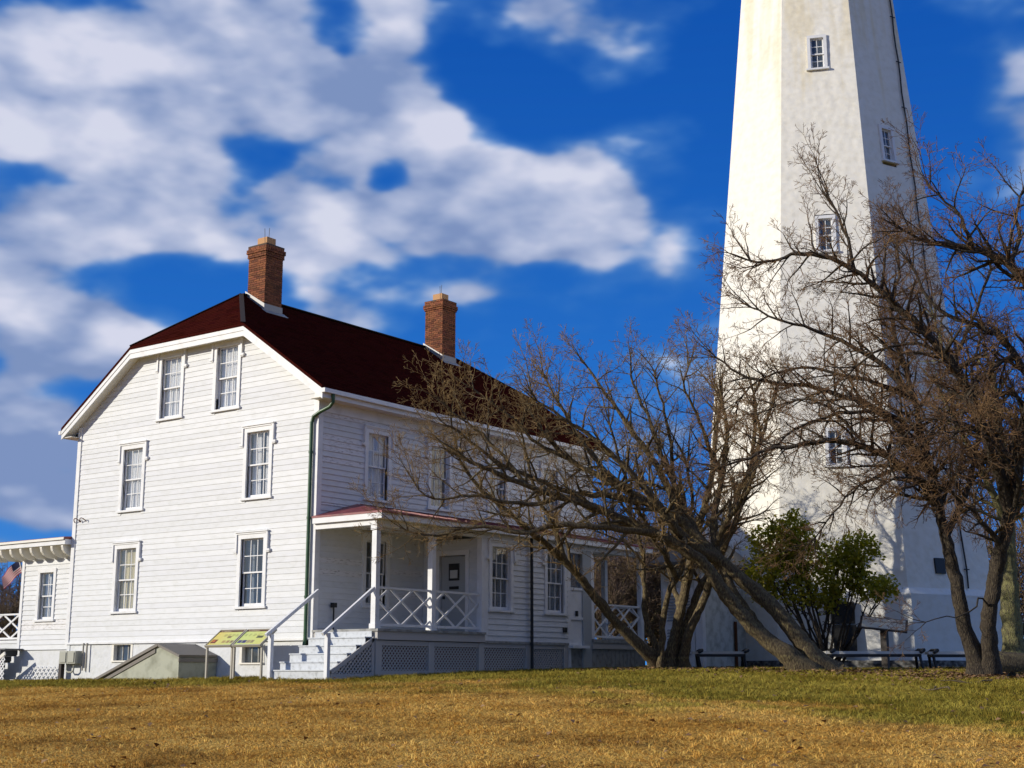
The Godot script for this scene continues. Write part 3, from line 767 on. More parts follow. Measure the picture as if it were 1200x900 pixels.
func corrugated(wd: float, hg: float, folds: int, amp: float, top_gather := 1.0) -> ArrayMesh:
	var m := MB.new()
	var nx := folds * 4
	for j in 3:
		var y := hg * j / 2.0
		for i in nx + 1:
			var x := (float(i) / nx - 0.5) * wd
			m.vert(Vector3(x, y, amp * sin(TAU * folds * i / nx + 0.4 * j) * top_gather), Vector3(-cos(TAU * folds * i / nx) * 0.6, 0, 0.8).normalized())
	for j in 2:
		for i in nx:
			var p := j * (nx + 1) + i
			m.ix.append_array(PackedInt32Array([p, p + nx + 1, p + 1, p + 1, p + nx + 1, p + nx + 2]))
	return m.mesh()

# a double-hung window; origin at the bottom middle of the opening, x right, y up, z out of the wall
func window(parent: Node, tr: Transform3D, w: float, h: float, cols: int, rows: int, hood: bool, curtain := "", casing := 0.12, called := "window") -> Node3D:
	var root := part(parent, called)
	root.transform = tr
	var key := "w%.2f_%.2f_%d_%d_%.2f" % [w, h, cols, rows, casing]
	if not cache.has(key):
		var d := {}
		var f := MB.new()
		var x := w / 2
		f.span(Vector3(-x - casing, 0, 0.0), Vector3(-x, h, 0.05))
		f.span(Vector3(x, 0, 0.0), Vector3(x + casing, h, 0.05))
		f.span(Vector3(-x - casing, h, 0.0), Vector3(x + casing, h + casing, 0.052))
		f.span(Vector3(-x - 0.02, 0, -0.14), Vector3(-x, h, -0.001))
		f.span(Vector3(x, 0, -0.14), Vector3(x + 0.02, h, -0.001))
		f.span(Vector3(-x - 0.02, h, -0.14), Vector3(x + 0.02, h + 0.02, -0.001))
		d.frame = f.mesh()
		var s := MB.new()
		s.span(Vector3(-x - casing - 0.05, -0.06, -0.14), Vector3(x + casing + 0.05, -0.001, 0.085))
		d.sill = s.mesh()
		var sashes := []
		var pane := []
		for k in 2:
			var q := MB.new()
			var y0 := 0.0 if k == 0 else h * 0.5 - 0.02
			var y1 := h * 0.5 + 0.02 if k == 0 else h
			var z := -0.095 if k == 0 else -0.055
			var st := 0.045
			var bt := 0.085 if k == 0 else 0.04
			q.span(Vector3(-x + 0.002, y0, z - 0.018), Vector3(-x + st, y1, z + 0.018))
			q.span(Vector3(x - st, y0, z - 0.018), Vector3(x - 0.002, y1, z + 0.018))
			q.span(Vector3(-x + st, y0, z - 0.018), Vector3(x - st, y0 + bt, z + 0.018))
			q.span(Vector3(-x + st, y1 - 0.04, z - 0.018), Vector3(x - st, y1, z + 0.018))
			var iw := w - 2 * st
			var ih := y1 - 0.04 - y0 - bt
			for i in range(1, cols):
				var mx := -x + st + iw * i / cols
				q.span(Vector3(mx - 0.011, y0 + bt, z - 0.012), Vector3(mx + 0.011, y1 - 0.04, z + 0.014))
			for j in range(1, rows):
				var my := y0 + bt + ih * j / rows
				q.span(Vector3(-x + st, my - 0.011, z - 0.011), Vector3(x - st, my + 0.011, z + 0.013))
			sashes.append(q.mesh())
			for i in cols:
				for j in rows:
					pane.append(Vector3(-x + st + iw * (i + 0.5) / cols, y0 + bt + ih * (j + 0.5) / rows, z))
			if k == 0:
				var g := MB.new()
				g.span(Vector3(-iw / cols / 2, -ih / rows / 2, -0.002), Vector3(iw / cols / 2, ih / rows / 2, 0.002))
				d.glass = g.mesh()
			else:
				var g2 := MB.new()
				g2.span(Vector3(-iw / cols / 2, -ih / rows / 2, -0.002), Vector3(iw / cols / 2, ih / rows / 2, 0.002))
				d.glass2 = g2.mesh()
		d.sashes = sashes
		d.pane = pane
		var hd := MB.new()
		var e := x + casing
		hd.span(Vector3(-e - 0.05, h + casing, 0.0), Vector3(e + 0.05, h + casing + 0.045, 0.075))
		hd.span(Vector3(-e - 0.07, h + casing + 0.045, 0.0), Vector3(e + 0.07, h + casing + 0.075, 0.105))
		for sg in [-1.0, 1.0]:
			var c := Vector3(sg * (e + 0.035), 0, 0)
			hd.span(c + Vector3(-0.03, h - 0.3, 0.0), c + Vector3(0.03, h + casing, 0.085))
			hd.span(c + Vector3(minf(-0.03, sg * 0.11), h - 0.36, 0.0), c + Vector3(maxf(0.03, sg * 0.11), h - 0.3, 0.09))
			hd.span(c + Vector3(minf(-0.03, sg * 0.03), h - 0.39, 0.0), c + Vector3(maxf(0.03, sg * 0.08), h - 0.36, 0.07))
		d.hood = hd.mesh()
		cache[key] = d
	var k: Dictionary = cache[key]
	put(root, "frame", k.frame, mats.trim)
	put(root, "sill", k.sill, mats.trim)
	put(root, "sash", k.sashes[0], mats.trim)
	put(root, "sash", k.sashes[1], mats.trim)
	if hood:
		put(root, "hood", k.hood, mats.trim)
	for i in k.pane.size():
		var pn := put(root, "pane", k.glass if i < k.pane.size() / 2 else k.glass2, mats.glass, k.pane[i])
		pn.rotation = Vector3(rng.randf_range(-0.012, 0.012), rng.randf_range(-0.012, 0.012), 0)
	if curtain == "full":
		put(root, "curtain", corrugated(w * 0.98, h, 9, 0.018), mats.curtain, Vector3(0, 0.0, -0.16))
	elif curtain == "split":
		for sg in [-1.0, 1.0]:
			put(root, "curtain", corrugated(w * 0.4, h, 4, 0.02), mats.curtain, Vector3(sg * w * 0.3, 0.0, -0.2))
	elif curtain == "cream":
		put(root, "curtain", corrugated(w * 0.98, h, 6, 0.018), mats.cream_curtain, Vector3(0, 0.0, -0.16))
	elif curtain == "dark":
		for sg in [-1.0, 1.0]:
			put(root, "curtain", corrugated(w * 0.3, h, 3, 0.02), mats.dark_curtain, Vector3(sg * w * 0.34, 0.0, -0.24))
	return root

func lattice_mesh(w: float, h: float, gap := 0.085, slat := 0.032, tri_cut := false) -> ArrayMesh:   # diagonal slats clipped to a panel (or to its lower right triangle)
	var m := MB.new()
	for dirn in [1.0, -1.0]:
		var c := -h
		while c < w + h:
			# line x = c + dirn * y
			var x0 := c
			var x1: float = c + dirn * h
			var t0 := 0.0
			var t1 := 1.0
			var dx := x1 - x0
			if absf(dx) > 0.0001:
				var ta := (0.0 - x0) / dx
				var tb := (w - x0) / dx
				t0 = maxf(t0, minf(ta, tb))
				t1 = minf(t1, maxf(ta, tb))
			if tri_cut:   # keep y < h * x / w
				var f0 := h * 0.0 - h * x0 / w
				var f1 := h - h * x1 / w
				if f0 > 0 and f1 > 0:
					t1 = -1.0
				elif f0 > 0:
					t0 = maxf(t0, f0 / (f0 - f1))
				elif f1 > 0:
					t1 = minf(t1, f0 / (f0 - f1))
			if t1 - t0 > 0.02:
				var zz := 0.006 if dirn > 0 else -0.006
				m.bar(Vector3(x0 + dx * t0, h * t0, zz), Vector3(x0 + dx * t1, h * t1, zz), slat, 0.011, Vector3(0, 0, 1))
			c += gap * 1.414
	return m.mesh()

func rail_panel(parent: Node, p: Vector3, q: Vector3, y0: float, y1: float, thick := 0.045) -> void:   # top and bottom rail with crossing diagonals
	var d := q - p
	var L := d.length()
	d /= L
	var m := MB.new()
	m.bar(p + Vector3(0, y1, 0), q + Vector3(0, y1, 0), 0.08, 0.05)
	put(parent, "top_rail", m.mesh(), mats.trim)
	m = MB.new()
	m.bar(p + Vector3(0, y0, 0), q + Vector3(0, y0, 0), 0.06, 0.06)
	put(parent, "bottom_rail", m.mesh(), mats.trim)
	var h := y1 - y0
	var out := d.cross(Vector3.UP)
	for sg in [1.0, -1.0]:
		var c := -1.8
		while c < L + 1.8:
			var x0 := c
			var x1: float = c + sg * 1.34
			var ta := (0.0 - x0) / (x1 - x0)
			var tb := (L - x0) / (x1 - x0)
			var t0 := maxf(0.0, minf(ta, tb))
			var t1 := minf(1.0, maxf(ta, tb))
			if t1 - t0 > 0.05:
				m = MB.new()
				var o: Vector3 = out * sg * 0.012
				m.bar(p + d * lerpf(x0, x1, t0) + Vector3(0, y0 + h * t0, 0) + o, p + d * lerpf(x0, x1, t1) + Vector3(0, y0 + h * t1, 0) + o, 0.024, 0.055, out.cross(d))
				put(parent, "rail_slat", m.mesh(), mats.trim)
			c += 0.9

func bx(parent: Node, called: String, lo: Vector3, hi: Vector3, m: Material) -> MeshInstance3D:
	var q := MB.new()
	q.span(lo, hi)
	return put(parent, called, q.mesh(), m)

func roof_y(z: float) -> float:   # top of the main roof over the gable
	return 7.3 + 0.688 * (0.45 - z) if z > -5.0 else 7.3 + 0.688 * (z + 10.45)

func chimney(house: Node, cx: float, wx: float, wz: float, top: float) -> void:
	var ch := part(house, "chimney")
	var cz := -4.55
	var y0 := 10.2
	bx(ch, "core", Vector3(cx - wx / 2 + 0.012, y0, cz - wz / 2 + 0.012), Vector3(cx + wx / 2 - 0.012, top - 0.02, cz + wz / 2 - 0.012), mats.mortar)
	var m := MB.new()
	m.tinted = true
	var y := y0
	var course := 0
	while y < top - 0.01:
		var grow := 0.0
		if y > top - 0.34:
			grow = 0.03
		if y > top - 0.26:
			grow = 0.055
		if y > top - 0.1:
			grow = 0.02
		for face in 4:
			var L := (wz if face % 2 == 0 else wx) + 2 * grow
			var nb := int(round(L / 0.215))
			var bl := L / nb
			var off := 0.5 if course % 2 else 0.0
			for i in range(-1, nb + 1):
				var a := maxf((i + off) * bl, 0.0)
				var b := minf((i + off + 1.0) * bl, L)
				if b - a < 0.03:
					continue
				a += 0.006
				b -= 0.006
				var jut := rng.randf_range(-0.004, 0.005)
				var tone := rng.randf_range(0.45, 1.25)
				m.tint = Color(tone, tone * rng.randf_range(0.85, 1.1), tone * rng.randf_range(0.8, 1.1))
				var hw := (wx if face % 2 == 0 else wz) / 2 + grow + jut
				var lo := -L / 2 + a
				var hi := -L / 2 + b
				if face == 0:
					m.span(Vector3(cx - hw, y, cz + lo), Vector3(cx - hw + 0.09, y + 0.056, cz + hi))
				elif face == 1:
					m.span(Vector3(cx + lo, y, cz + hw - 0.09), Vector3(cx + hi, y + 0.056, cz + hw))
				elif face == 2:
					m.span(Vector3(cx + hw - 0.09, y, cz + lo), Vector3(cx + hw, y + 0.056, cz + hi))
				else:
					m.span(Vector3(cx + lo, y, cz - hw), Vector3(cx + hi, y + 0.056, cz - hw + 0.09))
		y += 0.068
		course += 1
	var bm: StandardMaterial3D = mats.brick_a.duplicate()
	bm.vertex_color_use_as_albedo = true
	put(ch, "bricks", m.mesh(), bm).set_meta("kind", "stuff")
	bx(ch, "cap", Vector3(cx - wx / 2 - 0.02, top, cz - wz / 2 - 0.02), Vector3(cx + wx / 2 + 0.02, top + 0.05, cz + wz / 2 + 0.02), mats.mortar)
	bx(ch, "flue_pot", Vector3(cx - 0.18, top + 0.05, cz - 0.2), Vector3(cx + 0.18, top + 0.32, cz + 0.2), mats.clay_pot)
	# stepped flashing where the stack meets the front slope
	var f := MB.new()
	var zf := cz + wz / 2
	for sx in [-1.0, 1.0]:
		var X: float = cx + sx * (wx / 2 + 0.008)
		f.prism([Vector3(X, roof_y(zf) - 0.05, zf + 0.01), Vector3(X, roof_y(zf) + 0.2, zf + 0.01), Vector3(X, roof_y(-5.0) + 0.14, -5.0), Vector3(X, roof_y(-5.0) - 0.05, -5.0)], Vector3(sx * 0.01, 0, 0))
	f.span(Vector3(cx - wx / 2 - 0.02, roof_y(zf) - 0.1, zf + 0.004), Vector3(cx + wx / 2 + 0.02, roof_y(zf) + 0.2, zf + 0.02))
	f.prism([Vector3(cx - wx / 2 - 0.1, roof_y(zf) + 0.015, zf), Vector3(cx + wx / 2 + 0.1, roof_y(zf) + 0.015, zf), Vector3(cx + wx / 2 + 0.1, roof_y(zf + 0.2) + 0.015, zf + 0.2), Vector3(cx - wx / 2 - 0.1, roof_y(zf + 0.2) + 0.015, zf + 0.2)], Vector3(0, 0.01, 0))
	put(ch, "flashing", f.mesh(), mats.flashing)
	for s in [-1.0, 1.0]:
		var r := MB.new()
		var p := Vector3(cx + s * wx * 0.36, top + 0.04, cz - s * 0.2)
		r.rod(p, p + Vector3(0.03 * s, 0.62 + 0.12 * s, 0), 0.008, 5)
		put(ch, "lightning_rod", r.mesh(), mats.dark_metal)

# rows of shingle tabs on a roof plane; low edge from A to B, top edge from D to C, each tab proud of the one above
func shingles(A: Vector3, B: Vector3, C: Vector3, D: Vector3, course: float) -> ArrayMesh:
	var m := MB.new()
	m.tinted = true
	var up := ((D + C) * 0.5 - (A + B) * 0.5)
	var nrm := (B - A).cross(D - A if (D - A).length() > 0.1 else C - A).normalized()
	if nrm.y < 0:
		nrm = -nrm
	var along := (B - A).normalized()
	var rise := (D - A) - along * (D - A).dot(along)
	var rows := int(rise.length() / course)
	for r in rows:
		var t0 := float(r) / rows
		var t1 := float(r + 1) / rows
		var l0 := A.lerp(D, t0)
		var r0 := B.lerp(C, t0)
		var l1 := A.lerp(D, t1)
		var r1 := B.lerp(C, t1)
		var L := l0.distance_to(r0)
		var cuts := [0.0]
		var x := rng.randf_range(0.1, 0.3)
		while x < L - 0.08:
			cuts.append(x / L)
			x += rng.randf_range(0.27, 0.33)
		cuts.append(1.0)
		for i in cuts.size() - 1:
			var a: float = cuts[i]
			var b: float = cuts[i + 1]
			var tone := rng.randf_range(0.7, 1.25)
			m.tint = Color(tone, tone * rng.randf_range(0.85, 1.2), tone * rng.randf_range(0.85, 1.2))
			var hi := nrm * rng.randf_range(0.011, 0.016)
			var lo := nrm * 0.003
			m.quad(l0.lerp(r0, a) + hi, l0.lerp(r0, b) + hi, l1.lerp(r1, b) + lo, l1.lerp(r1, a) + lo)
			m.quad(l0.lerp(r0, a), l0.lerp(r0, b), l0.lerp(r0, b) + hi, l0.lerp(r0, a) + hi)
	return m.mesh()

func make_house() -> void:
	var h := thing("keepers_house", "large white clapboard house with dark red clipped roof and two brick chimneys", "house")
	var gable := plane_at(Vector3.ZERO, Vector3(0, 0, 1), Vector3(-1, 0, 0))
	var front := plane_at(Vector3.ZERO, Vector3(1, 0, 0), Vector3(0, 0, 1))
	# gable wall with its six windows
	var gw := [[-7.45, 1.75, "cream"], [-2.27, 1.75, "dark"], [-7.4, 4.64, "full"], [-2.19, 4.62, "split"], [-5.9, 7.17, "full"], [-3.55, 7.17, "full"]]
	var holes := []
	for w in gw:
		holes.append(Rect2(w[0] - 0.43, w[1], 0.86, 1.78))
	build_wall(h, "gable_wall", gable, [[0.9, -WID, 0.0], [7.5, -WID, 0.0], [9.26, -7.43, -2.57]], holes, true, mats.siding, 0.0, 0.15, 0.14, 0.021)
	for w in gw:
		window(h, gable * Transform3D(Basis.IDENTITY, Vector3(w[0], w[1], 0)), 0.86, 1.78, 3, 2, true, w[2])
	# foundation of the gable
	var fh := [Rect2(-7.85, 0.38, 0.78, 0.44), Rect2(-2.57, 0.3, 0.78, 0.42)]
	build_wall(h, "foundation_wall", plane_at(Vector3(0.02, 0, 0), Vector3(0, 0, 1), Vector3(-1, 0, 0)), [[-0.8, -WID + 0.02, -0.02], [0.895, -WID + 0.02, -0.02]], fh, false, mats.foundation, 0.0, 0.15, 0.3)
	for r in fh:
		var b := part(h, "basement_window")
		b.transform = gable * Transform3D(Basis.IDENTITY, Vector3(r.position.x + r.size.x / 2, r.position.y, -0.02))
		var m := MB.new()
		var x: float = r.size.x / 2
		var hh: float = r.size.y
		m.span(Vector3(-x - 0.07, hh - 0.002, -0.1), Vector3(x + 0.07, hh + 0.05, 0.02))
		m.span(Vector3(-x - 0.07, -0.04, -0.1), Vector3(x + 0.07, 0.002, 0.05))
		m.span(Vector3(-x - 0.07, 0.002, -0.1), Vector3(-x + 0.02, hh - 0.002, 0.015))
		m.span(Vector3(x - 0.02, 0.002, -0.1), Vector3(x + 0.07, hh - 0.002, 0.015))
		put(b, "frame", m.mesh(), mats.cream_trim)
		m = MB.new()
		for i in 4:
			var mx := -x + 0.02 + (2 * x - 0.04) * i / 3.0
			m.span(Vector3(mx - 0.02, 0.01, -0.13), Vector3(mx + 0.02, hh - 0.01, -0.105))
		put(b, "mullion", m.mesh(), mats.grey_paint)
		for i in 3:
			var pw := (2 * x - 0.04) / 3.0
			bx(b, "pane", Vector3(-x + 0.04 + pw * i, 0.01, -0.124), Vector3(-x + pw * (i + 1), hh - 0.01, -0.12), mats.glass)
	bx(h, "water_table", Vector3(-0.05, 0.85, -WID - 0.03), Vector3(0.02, 0.905, 0.02), mats.trim)
	# front wall: storey above the porch roof, then the wall inside the porch
	var fw := [2.3, 4.95, 7.7, 10.5]
	holes = []
	for x in fw:
		holes.append(Rect2(x - 0.41, 4.62, 0.82, 1.78))
	build_wall(h, "upper_front_wall", front, [[4.36, 0.0, LEN], [7.4, 0.0, LEN]], holes, true, mats.siding, 0.3)
	var kinds := ["full", "dark", "split", "dark"]
	for i in 4:
		window(h, front * Transform3D(Basis.IDENTITY, Vector3(fw[i], 4.62, 0)), 0.82, 1.78, 3, 2, true, kinds[i])
	build_wall(h, "porch_back_wall", front, [[1.0, 0.0, LEN], [4.36, 0.0, LEN]], [Rect2(1.89, 1.78, 0.82, 1.72), Rect2(10.6, 1.1, 0.9, 2.1)], true, mats.siding, 0.1)
	window(h, front * Transform3D(Basis.IDENTITY, Vector3(2.3, 1.78, 0)), 0.82, 1.72, 3, 2, true, "dark")
	bx(h, "back_door", Vector3(10.6, 1.1, -0.1), Vector3(11.5, 3.2, -0.05), mats.door_paint)
	bx(h, "lower_wall", Vector3(0.02, -0.8, -0.3), Vector3(LEN - 0.02, 1.0, -0.02), mats.shade_brick)
	# far end and back
	build_wall(h, "far_wall", plane_at(Vector3(LEN, 0, 0), Vector3(0, 0, -1), Vector3(1, 0, 0)), [[-0.8, 0.15, WID - 0.15], [7.5, 0.15, WID - 0.15], [9.26, 2.57, 7.43]], [], false, mats.siding)
	build_wall(h, "rear_wall", plane_at(Vector3(0, 0, -WID), Vector3(-1, 0, 0), Vector3(0, 0, -1)), [[-0.8, -LEN, 0.0], [7.4, -LEN, 0.0]], [], false, mats.siding)
	# corner boards
	for c in [[Vector3(-0.045, 0.9, -0.13), Vector3(-0.001, 7.3, 0.045)], [Vector3(-0.001, 0.95, 0.001), Vector3(0.13, 7.1, 0.045)], [Vector3(-0.045, 0.9, -WID - 0.04), Vector3(-0.001, 7.3, -WID + 0.12)], [Vector3(LEN - 0.13, 0.95, 0.001), Vector3(LEN + 0.045, 7.1, 0.045)], [Vector3(LEN + 0.001, 0.95, -0.13), Vector3(LEN + 0.045, 7.3, -0.001)]]:
		bx(h, "corner_board", c[0], c[1], mats.trim)
	# roof
	var rf := part(h, "roof")
	var E := 0.38
	var zc := -2.6
	var yc := roof_y(zc)
	var x1 := LEN + E
	var r0 := 1.68
	var r1 := LEN - 1.68
	var yr := roof_y(-5.0)
	var t := Vector3(0, -0.09, 0)
	for s in [1.0, -1.0]:
		var m := MB.new()
		var fz := func(z: float) -> float: return z if s > 0 else -10.0 - z
		m.prism([Vector3(-E, 7.3, fz.call(0.45)), Vector3(x1, 7.3, fz.call(0.45)), Vector3(x1, yc, fz.call(zc)), Vector3(r1, yr, -5.0), Vector3(r0, yr, -5.0), Vector3(-E, yc, fz.call(zc))], t)
		put(rf, "slope", m.mesh(), mats.roof)
		if s > 0:
			put(rf, "shingles", shingles(Vector3(-E, 7.302, 0.45), Vector3(x1, 7.302, 0.45), Vector3(x1, yc + 0.002, zc), Vector3(-E, yc + 0.002, zc), 0.14), mats.shingle).set_meta("kind", "stuff")
			put(rf, "shingles", shingles(Vector3(-E, yc + 0.002, zc), Vector3(x1, yc + 0.002, zc), Vector3(r1, yr + 0.002, -5.0), Vector3(r0, yr + 0.002, -5.0), 0.14), mats.shingle).set_meta("kind", "stuff")
	for s in [0, 1]:
		var X := -E if s == 0 else x1
		var R0 := r0 if s == 0 else r1
		var m := MB.new()
		m.prism([Vector3(X, yc, zc), Vector3(X, yc, -10.0 - zc), Vector3(R0, yr, -5.0)], t)
		put(rf, "hip", m.mesh(), mats.roof)
		if s == 0:
			put(rf, "shingles", shingles(Vector3(X, yc + 0.002, -10.0 - zc), Vector3(X, yc + 0.002, zc), Vector3(R0, yr + 0.002, -5.0), Vector3(R0, yr + 0.002, -5.001), 0.14), mats.shingle).set_meta("kind", "stuff")
		for z in [zc, -10.0 - zc]:
			m = MB.new()
			m.bar(Vector3(X, yc + 0.022, z), Vector3(R0, yr + 0.022, -5.0), 0.13, 0.02)
			put(rf, "hip_cap", m.mesh(), mats.ridge_cap)
	var rm := MB.new()
	rm.bar(Vector3(r0, yr + 0.012, -5.0), Vector3(r1, yr + 0.012, -5.0), 0.24, 0.03)
	put(rf, "ridge_cap", rm.mesh(), mats.ridge_cap)
	# rake boards, soffits, eaves
	var cornice := part(h, "cornice")
	for X in [-E + 0.01, LEN + E - 0.05]:
		for s in [1.0, -1.0]:
			var fz := func(z: float) -> float: return z if s > 0 else -10.0 - z
			for lay in [[0.09, 0.21, 0.0, 0.045], [0.21, 0.36, 0.018, 0.027]]:
				var m := MB.new()
				var xo: float = X + (lay[2] if X < 0 else 0.0)
				m.prism([Vector3(xo, 7.3 - lay[0], fz.call(0.45)), Vector3(xo, 7.3 - lay[1], fz.call(0.45)), Vector3(xo, yc - lay[1], fz.call(zc)), Vector3(xo, yc - lay[0], fz.call(zc))], Vector3(lay[3], 0, 0))
				put(cornice, "rake_board", m.mesh(), mats.trim)
		for lay in [[0.09, 0.21, 0.0, 0.045], [0.21, 0.36, 0.018, 0.027]]:
			var xo2: float = X + (lay[2] if X < 0 else 0.0)
			bx(cornice, "eave_board", Vector3(xo2, yc - lay[1], -10.0 - zc), Vector3(xo2 + lay[3], yc - lay[0], zc), mats.trim)
	for s in [1.0, -1.0]:
		var fz := func(z: float) -> float: return z if s > 0 else -10.0 - z
		var m := MB.new()
		m.prism([Vector3(-E + 0.05, 7.3 - 0.3, fz.call(0.44)), Vector3(0.02, 7.3 - 0.3, fz.call(0.44)), Vector3(0.02, yc - 0.3, fz.call(zc)), Vector3(-E + 0.05, yc - 0.3, fz.call(zc))], Vector3(0, 0.03, 0))
		put(cornice, "soffit", m.mesh(), mats.cream_trim)
		var za: float = fz.call(0.43)
		var zb: float = fz.call(0.0)
		bx(cornice, "soffit", Vector3(-E + 0.06, 6.99, minf(za, zb)), Vector3(x1 - 0.06, 7.01, maxf(za, zb)), mats.cream_trim)
		bx(cornice, "fascia", Vector3(-E + 0.06, 6.98, minf(za, za + 0.03 * s)), Vector3(x1 - 0.06, 7.2, maxf(za, za + 0.03 * s)), mats.trim)
		var gz: float = za + 0.035 * s
		bx(cornice, "gutter", Vector3(-E + 0.0, 7.1, minf(gz, gz + 0.1 * s)), Vector3(x1, 7.21, maxf(gz, gz + 0.1 * s)), mats.trim)
	bx(cornice, "soffit", Vector3(-E + 0.05, yc - 0.3, -10.0 - zc), Vector3(0.02, yc - 0.27, zc), mats.cream_trim)
	bx(cornice, "frieze", Vector3(0.13, 6.72, 0.001), Vector3(LEN - 0.13, 6.99, 0.05), mats.trim)
	chimney(h, 2.2, 0.7, 0.74, 12.5)
	chimney(h, 10.45, 0.72, 0.78, 12.6)
	# green downspout at the near corner
	var dp := MB.new()
	dp.tube(PackedVector3Array([Vector3(0.0, 7.1, 0.5), Vector3(0.0, 6.9, 0.5), Vector3(-0.03, 6.78, 0.42), Vector3(-0.09, 6.66, 0.12), Vector3(-0.11, 6.56, -0.08), Vector3(-0.11, 6.4, -0.14), Vector3(-0.11, 0.9, -0.14), Vector3(-0.14, 0.72, -0.14)]), PackedFloat32Array([0.05, 0.05, 0.05, 0.05, 0.05, 0.05, 0.05, 0.05]), 10, true)
	for y in [5.6, 3.9, 1.9]:
		dp.tube(PackedVector3Array([Vector3(-0.11, y, -0.14), Vector3(-0.11, y + 0.06, -0.14)]), PackedFloat32Array([0.06, 0.06]), 10, true)
	put(h, "downspout", dp.mesh(), mats.green_pipe).set_meta("label", "green downspout")
	# wire brackets near the far gable corner
	for z in [-9.78, -9.5]:
		var wm := MB.new()
		var arc := PackedVector3Array()
		var rr := PackedFloat32Array()
		for i in 8:
			var a := PI * i / 7.0
			arc.append(Vector3(-0.06 - 0.1 * sin(a), 4.42 + 0.11 * sin(a), z + 0.13 * cos(a)))
			rr.append(0.014)
		wm.tube(arc, rr, 5)
		put(h, "wire_bracket", wm.mesh(), mats.rust)
	# cables and meters
	var em := part(h, "meter_box")
	for z in [-9.96, -9.58]:
		bx(em, "box", Vector3(-0.26, 0.3, z), Vector3(-0.02, 0.66, z + 0.36), mats.box_grey)
		bx(em, "cover", Vector3(-0.285, 0.34, z + 0.04), Vector3(-0.262, 0.62, z + 0.32), mats.box_grey)
	var pm := MB.new()
	pm.tube(PackedVector3Array([Vector3(-0.14, 0.3, -9.75), Vector3(-0.14, 0.12, -9.75), Vector3(-0.14, 0.06, -9.68), Vector3(-0.14, 0.06, -9.5), Vector3(-0.14, 0.12, -9.42), Vector3(-0.14, 0.3, -9.42)]), PackedFloat32Array([0.025, 0.025, 0.025, 0.025, 0.025, 0.025]), 6)
	put(em, "pipe", pm.mesh(), mats.box_grey)
	for z in [-9.12, -8.96]:
		pm = MB.new()
		pm.rod(Vector3(-0.07, 0.1, z), Vector3(-0.07, 0.88, z), 0.025)
		put(em, "conduit", pm.mesh(), mats.sign_frame)
	bx(em, "post", Vector3(-0.22, -0.4, -10.02), Vector3(-0.1, 0.42, -9.9), mats.sign_brown)
	make_porch(h)
	make_wing(h)

